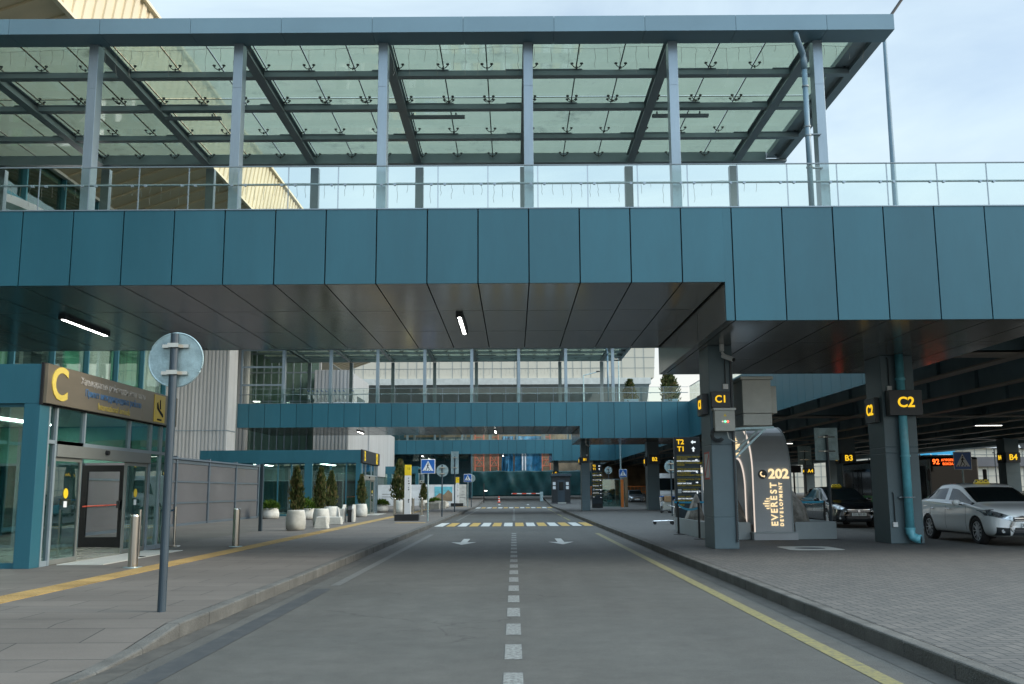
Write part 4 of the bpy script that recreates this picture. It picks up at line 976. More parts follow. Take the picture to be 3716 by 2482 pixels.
def crossing(x, y, zc, s, label):
    z = PV + g(y); zc += g(y); rt = sign_root('crossing_sign', x, y, label, 'crossing sign', 'blue pedestrian crossing signs'); h = s/2
    MB().cyl((x, y, z), (x, y, zc-.0), .036, n=14).build('pole', 'galv', rt)
    MB().box(x-h, x+h, y-.075, y-.05, zc-h, zc+h).build('rim', 'sign_white', rt, bevel=.012)
    MB().box(x-h*.92, x+h*.92, y-.079, y-.0755, zc-h*.92, zc+h*.92).build('blue_field', 'sign_blue', rt)
    def P(*q, d=0): return [(x+a*h, y-.0795-d, zc+b*h) for a, b in q]
    MB().prism(P((-.78,-.62),(.78,-.62),(0,.78)), (0,-.002,0)).build('white_triangle', 'sign_white', rt)
    m = MB(); e = (0, -.002, 0); D = .0025
    def seg(a, b, w): 
        a, b = Vector(a), Vector(b); n_ = Vector((b.y-a.y, a.x-b.x)).normalized()*w
        m.prism(P(tuple(a-n_), tuple(b-n_), tuple(b+n_), tuple(a+n_), d=D)[::-1], e)
    m.prism(P(*[(.01+.075*math.cos(t*math.pi/5), .44+.085*math.sin(t*math.pi/5)) for t in range(10)], d=D)[::-1], e)
    seg((-.0,.32), (-.05,-.05), .075); seg((-.05,-.05), (-.24,-.48), .05); seg((-.05,-.05), (.10,-.22), .05); seg((.10,-.22), (.2,-.5), .045); seg((0,.28), (-.17,.08), .035); seg((.0,.28), (.18,.1), .035)
    for a in (-.58, -.3, .06, .42): seg((a, -.6), (a*.86, -.5), .06)
    m.build('walking_figure', 'black', rt)
crossing(-3.98, 45, 2.65, .66, 'nearest blue pedestrian crossing sign on the left kerb'); crossing(-3.95, 83, 2.62, .68, 'farther small blue crossing sign on the left kerb')
crossing(9.3, 83, 2.95, .68, 'blue crossing sign by the orange edged shelter on the island'); crossing(20.3, 44, 2.75, .82, 'blue crossing sign in front of the bus above the white taxi')
# dark board on a post
rt = thing('board_sign', 'blank black board on a post behind the black sedan', 'board', (17.5, 61, .1)); MB().box(17.1, 18.0, 60.95, 61, 2.55, 3.0).build('board', 'dark', rt); MB().box(17.5, 17.6, 60.96, 61, .1, 2.55).build('post', 'dark', rt)

# ------------------------------------------------------------------ planters, seats, shrubs
def leaves(c, fn, n, size, up, seed):
    rnd = random.Random(seed); b = MB(); c = Vector(c)
    for i in range(n):
        p, d = fn(rnd); p = c + p; s = size * rnd.uniform(.6, 1.3)
        d = (d + Vector((rnd.uniform(-.5, .5), rnd.uniform(-.5, .5), rnd.uniform(-.2, .4)))).normalized()
        a = d.cross(Vector((rnd.uniform(-1, 1), rnd.uniform(-1, 1), rnd.uniform(-1, 1)))).normalized() * s * .22
        b.add([p - a, p + a, p + d*s*.6 + a*.7, p + d*s, p + d*s*.6 - a*.7], [(0, 1, 2, 3, 4)])
    return b
def cy_mesh(seed):
    ph = [random.Random(seed).uniform(0, 6) for _ in range(4)]
    def fn(r):
        t = r.random()**.8; a = r.uniform(0, 2*math.pi)
        prof = (math.sin(math.pi*min(1, (t*.86+.12)**.72))**.6) * (1 - .30*t) + .03
        rad = .24 * prof * (1 + .28*math.sin(3*a + ph[0] + 5*t) + .22*math.sin(7*a + ph[1] - 9*t)) * math.sqrt(r.uniform(.15, 1.25))
        return Vector((rad*math.cos(a), rad*math.sin(a), t*1.42)), Vector((math.cos(a)*.35, math.sin(a)*.35, 1))
    b = leaves((0, 0, .06), fn, 1900, .12, 1, seed)
    me = bpy.data.meshes.new('crown'); me.from_pydata(b.v, [], b.f); me.materials.append(M_['leaf']); return me
CY = [cy_mesh(1), cy_mesh(2)]
TR = MB().cyl((0, 0, -.05), (0, 0, .9), .022, .008, n=7).tube([(0,0,.05),(.05,.02,.2),(.07,.02,.5)], .008, 5).tube([(0,0,.1),(-.05,.03,.3),(-.06,.02,.6)], .007, 5)
trm = bpy.data.meshes.new('trunk'); trm.from_pydata(TR.v, [], TR.f); trm.materials.append(M_['bark'])
def cypress(x, y, z, h, w, label, k=0):
    rt = thing('cypress_tree', label, 'cypress', (x, y, z), group='young potted cypress trees'); s = h/1.5
    for nm, me in (('trunk', trm), ('crown', CY[k % 2])):
        o = bpy.data.objects.new(nm, me); COL.objects.link(o); o.parent = rt; o.scale = (w/.48, w/.48, s); o.rotation_euler = (0, 0, k*1.3)
def pot(x, y, r, h, label, top=.72, z=None, dark=False):
    z = PV + g(y) if z is None else z
    rt = thing('planter_pot', label, 'planter', (x, y, z), group='white concrete planters on the left pavement')
    MB().lathe((x, y, z), [(r*.78, 0), (r*.95, h*.08), (r, h*.35), (r*.97, h*.6), (r*.86, h*.92), (r*top*1.12, h), (r*top, h), (r*top, h*.9)], 36).build('pot', 'concrete', rt, smooth=True)
    MB().lathe((x, y, z), [(r*top, h*.88), (r*top, h*.9)], 20).build('soil', 'bark', rt)
def shrub(x, y, z, r, h, label, seed=3):
    rt = thing('shrub', label, 'shrub', (x, y, z), group='low green shrubs in planters')
    def fn(q):
        v = Vector((q.gauss(0, 1), q.gauss(0, 1), abs(q.gauss(0, 1)))).normalized() * q.uniform(.55, 1.1); return Vector((v.x*r, v.y*r, v.z*h)), v
    leaves((x, y, z), fn, 900, .12, 0, seed).build('foliage', 'leaf2', rt); MB().cyl((x, y, z-.05), (x, y, z+h*.5), .02, n=6).build('stem', 'bark', rt)
pot(-7.84, 35.1, .36, .72, 'nearest round white planter pot, in front of the others'); cypress(-7.84, 35.1, PV+.66, 1.55, .44, 'nearest potted cypress, in the front white pot', 0)
pot(-7.7, 39.0, .34, .70, 'second white planter pot with a small dark hole', .7); cypress(-7.75, 39.0, PV+.64, 1.62, .42, 'second potted cypress, behind the tapered concrete seat', 1)
pot(-8.35, 44.5, .36, .7, 'third white planter pot beside the concrete seats'); cypress(-8.35, 44.5, PV+.64, 1.6, .42, 'third potted cypress, near the litter bin', 2)
pot(-8.3, 53, .34, .7, 'white planter pot at the corner of the B entrance'); cypress(-8.3, 53, PV+.64, 1.6, .42, 'potted cypress at the corner of the B entrance', 3)
pot(-7.25, 62, .42, .8, 'white planter pot behind the four thin bollards'); cypress(-7.3, 62, PV+.7, 2.55, .82, 'tallest cypress, rising left of the white and yellow totem', 4)
pot(-7.9, 85, .4, .6, 'distant white planter in front of the white hoarding'); cypress(-7.9, 85, PV+.5, 1.5, .6, 'small distant cypress in front of the white hoarding', 5)
pot(-10.4, 49, .5, .55, 'wide low planter bowl close to the glass front of the B entrance', .8); shrub(-10.4, 49, PV+.5, .5, .5, 'spreading green shrub in the wide bowl by the glass front', 4)
pot(-12.6, 50.5, .45, .55, 'low planter bowl at the left end of the glass front', .8); shrub(-12.6, 50.5, PV+.5, .42, .4, 'bright green shrub at the left end of the glass front', 9)
pot(-9.0, 66, .5, .5, 'low white bowl behind the bollards with a dark shrub', .85); shrub(-9.0, 66, PV+.45, .5, .35, 'dark green shrub in the bowl behind the bollards', 5)
pot(-6.5, 80, .5, .55, 'white bowl planter beside the concrete benches', .85); shrub(-6.5, 80, PV+.5, .45, .3, 'low shrub in the white bowl beside the concrete benches', 6)
pot(-5.9, 82, .42, .5, 'smaller white bowl at the end of the planter row', .85)
def frust(x, y, w, d, h, t, z): return [(x-w/2,y-d/2,z),(x+w/2,y-d/2,z),(x+w/2,y+d/2,z),(x-w/2,y+d/2,z),(x-w/2*t,y-d/2*t,z+h),(x+w/2*t,y-d/2*t,z+h),(x+w/2*t,y+d/2*t,z+h),(x-w/2*t,y+d/2*t,z+h)]
BF = [(0,3,2,1),(4,5,6,7),(0,1,5,4),(1,2,6,5),(2,3,7,6),(3,0,4,7)]
for x, y, w, d, h, t, lb in ((-7.2, 36.6, .5, .5, .44, .72, 'tapered concrete seat in front of the second cypress'), (-7.55, 41.2, .6, .5, .32, .9, 'low flat concrete seat beside the second white pot'),
                             (-8.9, 49.7, .55, .55, .5, .97, 'square concrete seat in front of the glass door panel'), (-8.7, 47.4, .5, .5, .6, .7, 'tapered white seat left of the square concrete seat'),
                             (-6.3, 75, 1.1, .5, .5, 1, 'long white concrete bench right of the totem'), (-5.9, 78, .9, .5, .6, 1, 'farther short white concrete bench right of the totem')):
    tag(MB().add(frust(x, y, w, d, h, t, PV), BF).build('concrete_seat', 'concrete', bevel=.02), lb, 'concrete seat', 'white concrete seats on the left pavement')
rt = thing('litter_bin', 'white slab litter bin with a black middle near the third cypress', 'litter bin', (-7.5, 44.5, PV))
prof = [(-.28, 0), (.22, 0), (.3, .1), (.32, .3), (.26, .78), (-.1, .78), (-.26, .6)]
for dx, nm, mm, s in ((-.05, 'container', 'black', .92), (.14, 'side_slab', 'concrete', 1), (-.30, 'side_slab', 'concrete', 1)):
    MB().prism([(-7.5+dx, 44.5+a*s, PV+b*s) for a, b in prof], (.1 if nm == 'side_slab' else .19, 0, 0)).build(nm, mm, rt, bevel=.012)
def totem(x, y, s, label, num):
    z = PV + g(y); rt = thing('wayfinding_totem', label, 'totem', (x, y, z), group='white and yellow wayfinding totems')
    MB().box(x-.56*s, x+.56*s, y-.3, y+.3, z, z+.3*s).build('base', 'black', rt, bevel=.01)
    MB().box(x-.12*s, x+.18*s, y-.08, y+.1, z+.3*s, z+2.1*s).build('column', 'white', rt, bevel=.006); MB().box(x-.12*s, x+.18*s, y-.081, y+.101, z+2.103*s, z+2.6*s).build('cap', 'sign_yellow', rt, bevel=.006)
    m = MB()
    for k, zz in enumerate((1.95, 1.82, 1.7, 1.52, 1.42, .95, .90, .84)): m.box(x+.05*s, x+(.08+.02*(k % 3))*s, y-.084, y-.0815, z+zz*s, z+(zz+.05)*s)
    m.build('print', 'gap', rt); text(num, .14*s, (x+.07*s, y-.083, z+2.42*s), (1,0,0), Z, 'gap', rt, 'number', .001)
totem(-5.05, 46, 1.0, 'white totem with yellow cap on a black base by the crossing', '15'); totem(-5.15, 88, 1.0, 'farther white totem on a black base beside the narrow sign', '16')

# ------------------------------------------------------------------ luggage trolleys
def trolley(x, y, z, rz, label, grp, load=True):
    rt = thing('luggage_trolley', label, 'luggage trolley', (x, y, z), rz, grp)
    f = MB(); w = .26
    for s in (-1, 1): f.tube([(s*w, .38, .95), (s*w, .35, .5), (s*w, .3, .16), (s*w*.6, -.5, .13)], .016, 6)
    for yy, zz in ((.3, .17), (.1, .155), (-.15, .145), (-.48, .135)): f.cyl((-w, yy, zz), (w, yy, zz), .012, n=6)
    f.tube([(-w, .36, .7), (-w*.9, .1, .75), (w*.9, .1, .75), (w, .36, .7)], .012, 6)
    f.build('frame', 'chrome', rt, local=True)
    MB().box(-w+.02, w-.02, .335, .35, .42, .68).build('ad_panel', 'litbacks', rt, local=True)
    MB().cyl((-w-.02, .40, .97), (w+.02, .40, .97), .026, n=10).build('handle', 'sign_blue', rt, local=True)
    for a, c in ((-w, .26), (w, .26), (0, -.42)): MB().cyl((a-.02, c, .07), (a+.02, c, .07), .07, n=14).build('wheel', 'rubber', rt, local=True)
    return rt
ords = ['leftmost', 'second', 'third', 'fourth', 'fifth', 'sixth', 'seventh', 'eighth', 'ninth', 'rightmost']
t0 = None
for i, o in enumerate(ords):
    lb = '%s luggage trolley in the parked row on the second footbridge' % o; p = (-13.45 + .30*i + (.3 if i == 9 else 0), 64.75, 7.27)
    if t0 is None: t0 = trolley(*p, R(90), lb, 'luggage trolleys parked on the second footbridge')
    else: copy_tree(t0, loc=p, label=lb)
q = copy_tree(t0, loc=(6.05, 39.2, PV), label='empty luggage trolley standing left of the T2 T1 board', rz=R(-95)); q['group'] = 'luggage trolleys on the island pavement'
for i, (x, y, r, lb) in enumerate(((9.15, 58.5, 20, 'luggage trolley loaded with boxes in front of the van'), (9.5, 60.1, 35, 'second trolley in the loaded group in front of the van'), (9.9, 58.9, 10, 'rightmost trolley in the loaded group in front of the van'))):
    q = copy_tree(t0, loc=(x, y, PV), label=lb, rz=R(r)); q['group'] = 'luggage trolleys on the island pavement'
for x, y, z, w, h, m, lb in ((9.15, 58.4, PV+.2, .5, .45, 'box', 'grey case at the bottom of the loaded trolley'), (9.2, 58.35, PV+.66, .45, .35, 'cardboard', 'brown cardboard box on top of the loaded trolley'), (9.85, 58.8, PV+.2, .45, .5, 'cyan', 'blue green bag on the rightmost loaded trolley')):
    tag(MB().box(x-w/2, x+w/2, y-.2, y+.2, z, z+h).build('luggage', m, bevel=.03), lb, 'luggage')

# ------------------------------------------------------------------ information boards
def board(x, y, label, s=1.0, zt=3.3):
    z = PV + g(y); w = .88*s; rt = thing('information_board', label, 'information board', (x+w/2, y, z), group='tall dark information boards')
    MB().box(x, x+w, y, y+.22, z, zt).build('body', 'dark', rt, bevel=.006); MB().box(x+.01, x+w-.06, y-.008, y-.0005, z+.35, zt-.6).build('face', 'post', rt)
    yf = y-.012
    def T(t, size, tx, tz, m, al='LEFT', nm='lettering', b=.0): return text(t, size, (tx, yf, tz), (1,0,0), Z, m, rt, nm, .002, align=al, bold=b)
    def arrow(cx, cz, ang, k=.07, m=E['white']):
        pts = [(-1,0),(-.1,.8),(-.1,.3),(1,.3),(1,-.3),(-.1,-.3),(-.1,-.8)]; a = R(ang)
        MB().prism([(cx+k*(p*math.cos(a)-q*math.sin(a)), yf, cz+k*(p*math.sin(a)+q*math.cos(a))) for p, q in pts], (0,-.002,0)).build('arrow', m, rt)
    h = zt - z
    T('T2', .23*s, x+.08, zt-.17, E['yellow'], b=.03); T('T1', .23*s, x+.10, zt-.41, E['yellow'], b=.03); arrow(x+w-.23, zt-.17, 0, .085*s); arrow(x+w-.23, zt-.41, -90, .085*s)
    yl = M_['sign_yellow']; wt = E['white']
    rows = [(.68, ['ХАЛЫҚАРАЛЫҚ РЕЙСТЕР', 'КЕЛУ ЗАЛЫ', '*INTERNATIONAL ARRIVALS', 'ПРИЛЕТ МЕЖДУНАРОДНЫХ', 'РЕЙСОВ'], 0), (1.09, ['ХАЛЫҚАРАЛЫҚ РЕЙСТЕР КЕТУ', '*LEVEL 2. INTERNATIONAL', '2 ЭТАЖ ВЫЛЕТ', 'МЕЖДУНАРОДНЫХ РЕЙСОВ'], -45),
            (1.44, ['ЖОЛАУШЫЛАРДЫ ТҮСІРУ', 'АЙМАҒЫ', '*DROP OFF ZONE', 'ВЫСАДКА ПАССАЖИРОВ'], 180), (1.78, ['_CAPSULE HOTEL T1', '_*CAPSULE LOUNGE T2'], 90), (2.02, ['ҚАЛАҒА ШЫҒУ', '*EXIT TO THE CITY', 'ВЫХОД В ГОРОД'], 180), (2.30, ['ТАКСИ', '*TAXI'], 0)]
    for dz, ls, an in rows:
        for i, t in enumerate(ls):
            ind = .17 if t[0] == '_' else 0; t = t.lstrip('_'); c = wt if t[0] == '*' else yl
            T(t.lstrip('*'), .062*s, x+.07+ind, zt-(dz+.068*i)*h/3.15, c, nm='small_lettering', b=.012)
        MB().box(x+.07, x+w-.03, yf, yf+.003, zt-(dz-.045-.018)*h/3.15, zt-(dz-.045-.023)*h/3.15).build('divider', 'galv', rt)
        arrow(x+w-.14, zt-(dz+.1)*h/3.15, an, .045*s)
    MB().box(x+.08, x+.2, yf, yf+.003, zt-1.9*h/3.15, zt-1.76*h/3.15).build('hotel_symbol', 'litbacks', rt)
board(5.5, 33.2, 'near dark information board with yellow T2 and T1, left of the C1 pillar', 1.0, 3.3)
board(6.15, 77, 'farther dark information board with T2 and T1, right of the B1 pillar', .95, 3.6)
tag(MB().box(6.42, 6.52, 33.6, 33.75, PV, 2.1).build('white_banner_stand', 'litbacks', bevel=.01), 'narrow white banner edge standing between the near board and the C1 pillar', 'banner')
# glass shelter with orange edge
rt = thing('glass_shelter', 'glass smoking shelter with an orange corner post on the island', 'shelter', (8.2, 80, PV))
for x0, x1, y0, y1 in ((7.15, 8.75, 80, 80.01), (8.9, 8.91, 80.2, 82), (7.15, 8.9, 82, 82.01)): MB().box(x0, x1, y0, y1, PV+.05, 2.4).build('pane', 'glass_win', rt)
MB().box(8.76, 8.98, 79.95, 80.15, PV, 2.4).build('orange_post', 'orange', rt); MB().box(7.1, 7.16, 79.97, 80.03, PV, 2.45).box(7.1, 8.75, 79.97, 80.03, 2.4, 2.45).build('frame', 'frame', rt)
tag(MB().box(9.2, 9.45, 81, 81.4, PV, 2.6).build('mosaic_post', 'brown', bevel=.01), 'brown patterned post beside the orange shelter corner', 'post')

# ------------------------------------------------------------------ illuminated arch on a planter plinth
rt = thing('advertising_arch', 'dark grey arch on a pale plinth with lit 202 and cream letters', 'arch', (7.1, 29, PV))
ax0, ax1, ya, yd = 6.55, 7.62, 26.75, 32.0
ro = 1.35
def arch_prof(y0, y1, zt, r, zb):
    pts = [(y0, zb)]
    n = 12
    pts += [(y0 + r - r*math.cos(math.pi/2*i/n), zt - r + r*math.sin(math.pi/2*i/n)) for i in range(n+1)]
    pts += [(y1 - r + r*math.sin(math.pi/2*i/n), zt - r + r*math.cos(math.pi/2*i/n)) for i in range(n+1)]
    pts += [(y1, zb)]; return pts
oz = arch_prof(ya, yd, 3.28, ro, .36); iz = arch_prof(ya+.95, yd-.95, 2.42, .9, .36)
def arch_strip(outer, inner, x0, x1):
    m = MB(); n = len(outer); vs = [(x, a, b) for x in (x0, x1) for a, b in outer] + [(x, a, b) for x in (x0, x1) for a, b in inner]; f = []
    for i in range(n-1):
        f += [(i, i+1, n+i+1, n+i), (2*n+i, 3*n+i, 3*n+i+1, 2*n+i+1), (i, 2*n+i, 2*n+i+1, i+1), (n+i, n+i+1, 3*n+i+1, 3*n+i)]
    f += [(0, n, 3*n, 2*n), (n-1, 3*n-1, 4*n-1, 2*n-1)]; return m.add(vs, f)
arch_strip(oz, iz, ax0+.03, ax1-.03).build('arch_body', 'arch', rt)
off = lambda pr, d: [((a - d if a < 29.4 else a + d) if True else a, b + (d if b > 1.5 else 0)) for a, b in pr]
for nm, o_, i_, x0, x1, mm in (('edge_strip', off(oz, .015), off(oz, -.03), ax0, ax0+.028, E['strip']), ('edge_trim', off(oz, .015), off(oz, -.04), ax1-.028, ax1, 'plinth'), ('inner_strip', off(iz, .02), off(iz, -.02), ax0+.0, ax0+.028, E['strip'])):
    arch_strip(o_, i_, x0, x1).build(nm, mm, rt)
MB().box(ax0+.04, ax1-.04, ya-.012, ya-.001, .37, 2.05).build('front_panel', 'arch', rt)
yf = ya-.02
text('202', .36, (7.27, yf, 2.10-.18), (1,0,0), Z, E['warm'], rt, 'phone_number', .012, bold=.03, squeeze=1.05)
c = MB().cyl((6.83, yf, 1.92), (6.83, yf-.015, 1.92), .125, n=24).build('phone_badge', 'dark', rt)
m = MB().tube([(6.78, yf-.02, 1.98), (6.77, yf-.02, 1.92), (6.81, yf-.02, 1.87), (6.87, yf-.02, 1.86)], .018, 6).cyl((6.785, yf-.02, 1.985), (6.80, yf-.02, 1.965), .026, n=8).cyl((6.865, yf-.02, 1.865), (6.885, yf-.02, 1.865), .026, n=8); m.build('handset', E['warm'], c)
def spaced(t, size, x, z0, z1, bold):
    n = len(t)
    for i, ch in enumerate(t): text(ch, size, (x, yf, z0 + (z1-z0)*i/(n-1)), (0,0,1), (-1,0,0), E['warm'], rt, 'letter', .01, bold=bold)
spaced('EVEREST', .25, 7.12, .58, 1.62, .02); spaced('DEVELOPMENT', .125, 7.31, .56, 1.66, .03)
m = MB()
for i in range(5):
    l = [.1, .16, .22, .16, .1][i]; o_ = [0, .045, .09, .045, 0][i]
    m.box(6.90 - o_, 6.90 - o_ + l*.7, yf-.012, yf, .98 + .065*i, 1.01 + .065*i)
    m.box(6.99, 7.0, yf-.012, yf, .98 + .065*i, 1.03 + .065*i)
m.build('mountain_logo', E['warm'], rt)
text('EVEREST', .27, (ax0+.025, 28.7, 2.72), (0,-1,0), Z, E['warm'], rt, 'side_lettering', .006, bold=.02); text('DEVELOPMENT', .15, (ax0+.025, 28.7, 2.52), (0,-1,0), Z, E['warm'], rt, 'side_lettering', .006, bold=.02)
m = MB()
for i in range(5): m.box(ax0+.018, ax0+.028, 28.5+.12*i, 28.56+.12*i, 2.86, 2.95 + .07*(2-abs(i-2)))
m.build('side_logo', E['warm'], rt)
pl = thing('plinth', 'pale panelled planter plinth carrying the dark arch and rocks', 'plinth', (7, 29.2, PV))
z1 = .62
for x0, x1, y0, y1 in ((5.35, 6.5, 26.95, 27.0), (7.72, 8.82, 26.95, 27.0), (5.3, 5.349, 27.0, 32.2), (8.821, 8.87, 27.0, 32.2)): MB().box(x0+.005, x1-.005 if x1-x0 > .1 else x1, y0, y1, PV, z1).build('side_panel', 'plinth', pl, bevel=.006)
MB().box(6.505, 7.7, 26.62, 26.98, PV, .33).build('step', 'arch', pl); MB().box(6.48, 7.715, 26.6, 26.98, .332, .36).build('step_top', 'plinth', pl); MB().box(5.35, 8.82, 27.0, 32.2, PV, .56).build('bed', 'rock', pl)
def rock(cx, cy, w, d, h, label, seed):
    bm = bmesh.new(); bmesh.ops.create_icosphere(bm, subdivisions=4, radius=1); rnd = random.Random(seed); a = [Vector((rnd.uniform(-1,1), rnd.uniform(-1,1), rnd.uniform(-.2,1))).normalized() for _ in range(16)]; ds = [rnd.uniform(.62, .85) for _ in a]
    for v in bm.verts:
        p = v.co.copy()
        for n_, dd in zip(a, ds):
            t = p.dot(n_)
            if t > dd: p -= n_*(t-dd)
        k = 1 - .45*max(0, p.z); v.co = Vector((p.x*w*k, p.y*d*k, max(p.z, -.1)*h*1.2))
    me = bpy.data.meshes.new('rock'); bm.to_mesh(me); bm.free(); me.transform(Matrix.Translation((cx, cy, .5)))
    o = link('artificial_rock', me, 'rock'); tag(o, label, 'rock', 'artificial rocks on the plinth')
rock(8.1, 29.2, .72, 1.6, 1.15, 'grey artificial rock right of the arch in front of the black sedan', 1); rock(6.15, 28.1, .5, .9, 1.25, 'grey artificial rock between the C1 pillar and the arch', 2); rock(5.75, 31, .42, .7, .8, 'pale artificial rock tip left of the C1 pillar', 5)
rt = thing('manhole', 'round manhole cover in a pale square concrete frame behind the paving', 'manhole', (6.85, 22.8, PV))
m = MB(); n = 28
sq = []; ci = []
for i in range(n):
    t = 2*math.pi*i/n; c_, s_ = math.cos(t), math.sin(t); k = .62/max(abs(c_), abs(s_)); sq.append((6.85+c_*k, 22.8+s_*k*1.2)); ci.append((6.85+c_*.34, 22.8+s_*.34))
m.add([(a, b, PV+.006) for a, b in sq] + [(a, b, PV+.006) for a, b in ci], [(i, (i+1) % n, n+(i+1) % n, n+i) for i in range(n)]); m.build('concrete_frame', 'boxlight', rt)
MB().cyl((6.85, 22.8, PV), (6.85, 22.8, PV+.004), .335, n=28).build('cover', 'dark', rt)

# ------------------------------------------------------------------ cars
def car_mesh(st):
    """loft of (y, zb, w, z3, zsh, wsh, ztop, wtop)"""
    vs, fs, mi = [], [], []
    N = 10
    for y, zb, w, zsh, wsh, zt, wt in st:
        low = zt - zsh
        half = [(0, zb), (w*.82, zb), (w*.975, zb+.10), (w, (zb+zsh)*.5), (wsh, zsh), (wsh-.015 - (.02 if low > .25 else 0), zsh + min(.035, low*.3)), (wt+.035, zt-.07 if low > .25 else zt-low*.35), (wt, zt-.025 if low > .25 else zt-low*.2), (wt-.07, zt-.005), (0, zt)]
        ring = [(x, y, z) for x, z in half] + [(-x, y, z) for x, z in half[-2:0:-1]]
        vs += ring
    n = 2*N - 2
    for i in range(len(st)-1):
        for k in range(n): fs.append((i*n+k, i*n+(k+1) % n, (i+1)*n+(k+1) % n, (i+1)*n+k)); mi.append((i, k))
    fs.append(tuple(range(n))); mi.append((-1, 0)); fs.append(tuple(range((len(st)-1)*n, len(st)*n))[::-1]); mi.append((-1, 0))
    return vs, fs, mi
SEDAN = [(0, .32, .52, .56, .46, .70, .30), (.04, .23, .74, .60, .66, .76, .50), (.16, .19, .85, .68, .79, .83, .64), (.45, .18, .885, .80, .85, .90, .70), (.8, .18, .895, .87, .865, .95, .72), (1.12, .18, .895, .905, .865, 1.0, .72),
         (1.45, .18, .895, .925, .86, 1.17, .69), (2.0, .18, .895, .94, .855, 1.405, .625), (2.14, .18, .895, .945, .855, 1.445, .615), (2.50, .18, .895, .95, .855, 1.478, .61), (2.60, .18, .895, .955, .85, 1.48, .61), (3.15, .18, .895, .97, .85, 1.47, .605),
         (3.32, .18, .895, .98, .845, 1.44, .60), (3.85, .18, .89, 1.0, .82, 1.24, .63), (4.15, .19, .88, 1.01, .80, 1.10, .66), (4.40, .24, .86, 1.0, .77, 1.07, .64), (4.60, .30, .80, .92, .72, 1.0, .55), (4.65, .36, .72, .82, .62, .88, .48)]
def side_glass(i, k):
    side = k in (5, 12)
    if side and 5 <= i < 13 and i not in (9,) : return True
    return False
def make_car(label, paint, group, taxi, plate, front=True, name='sedan'):
    rt = thing(name, label, 'car', (0, 0, 0), 0, group)
    vs, fs, mi = car_mesh(SEDAN); me = bpy.data.meshes.new('b'); me.from_pydata(vs, [], fs)
    me.materials.append(M_[paint]); me.materials.append(M_['carglass']); me.materials.append(M_['chrome'])
    for p, (i, k) in zip(me.polygons, mi):
        g_ = side_glass(i, k)
        if k in (7, 8, 9, 10) and (5 <= i < 7 or 12 <= i < 14): g_ = True
        p.material_index = 1 if g_ else 0; p.use_smooth = True
    o = bpy.data.objects.new('tmp', me); COL.objects.link(o)
    s = o.modifiers.new('s', 'SUBSURF'); s.levels = 2; s.render_levels = 2
    cut = MB()
    for y in (.92, 3.62):
        for sx in (-1, 1): cut.cyl((sx*.62, y, .325), (sx*1.1, y, .325), .37, n=40)
    cm = bpy.data.meshes.new('c'); cm.from_pydata(cut.v, [], cut.f); cm.materials.append(M_['gap']); cmo = bpy.data.objects.new('cut', cm); COL.objects.link(cmo)
    bo = o.modifiers.new('b', 'BOOLEAN'); bo.operation = 'DIFFERENCE'; bo.object = cmo; bo.solver = 'EXACT'; bo.material_mode = 'TRANSFER' if hasattr(bo, 'material_mode') else bo.material_mode
    dg = bpy.context.evaluated_depsgraph_get(); ev = bpy.data.meshes.new_from_object(o.evaluated_get(dg)); bpy.data.objects.remove(o); bpy.data.objects.remove(cmo)
    bm = bmesh.new(); bm.from_mesh(ev); bvh = BVHTree.FromBMesh(bm)
    # separate glass islands
    gl = [f for f in bm.faces if f.material_index == 1]; seen = set(); isl = []
    for f in gl:
        if f.index in seen: continue
        st = [f]; comp = []; seen.add(f.index)
        while st:
            q = st.pop(); comp.append(q)
            for e in q.edges:
                for h in e.link_faces:
                    if h.material_index == 1 and h.index not in seen: seen.add(h.index); st.append(h)
        isl.append(comp)
    for comp in isl:
        m = MB(); mp = {}
        for f in comp:
            ids = []
            for v in f.verts:
                if v.index not in mp: mp[v.index] = len(m.v); m.v.append(tuple(v.co + v.normal*.002))
                ids.append(mp[v.index])
            m.f.append(tuple(ids))
        cx = sum(v[0] for v in m.v)/len(m.v); cyy = sum(v[1] for v in m.v)/len(m.v)
        nm = 'side_window' if abs(cx) > .3 else ('windscreen' if cyy < 2.3 else 'rear_window')
        m.build(nm, 'carglass', rt, smooth=True, local=True)
    bmesh.ops.delete(bm, geom=gl, context='FACES'); body = bpy.data.meshes.new('body'); [body.materials.append(m_) for m_ in ev.materials]; bm.to_mesh(body); bm.free()
    ob = bpy.data.objects.new('body', body); COL.objects.link(ob); ob.parent = rt
    def patch(c, dr, nm, m, par=rt, n=10, off=.006):
        """c: four corners (u, v) on the body, cast along y ('F') or x ('L','R')"""
        b = MB(); ok = True
        for j in range(n+1):
            for i in range(n+1):
                s, t = i/n, j/n
                u = (c[0][0]*(1-s)+c[1][0]*s)*(1-t) + (c[3][0]*(1-s)+c[2][0]*s)*t; v = (c[0][1]*(1-s)+c[1][1]*s)*(1-t) + (c[3][1]*(1-s)+c[2][1]*s)*t
                if dr == 'F': h = bvh.ray_cast(Vector((u, -2, v)), Vector((0, 1, 0))); d = Vector((0, -1, 0))
                else:
                    sx = -1 if dr == 'L' else 1; h = bvh.ray_cast(Vector((sx*3, u, v)), Vector((-sx, 0, 0))); d = Vector((sx, 0, 0))
                p = h[0] + (h[1] if h[1].dot(d) > 0 else -h[1])*off if h[0] else Vector((u, 0, v)) if dr == 'F' else Vector((0, u, v))
                b.v.append(tuple(p))
        for j in range(n):
            for i in range(n): a = j*(n+1)+i; b.f.append((a, a+1, a+n+2, a+n+1))
        return b.build(nm, m, par, smooth=True, local=True)
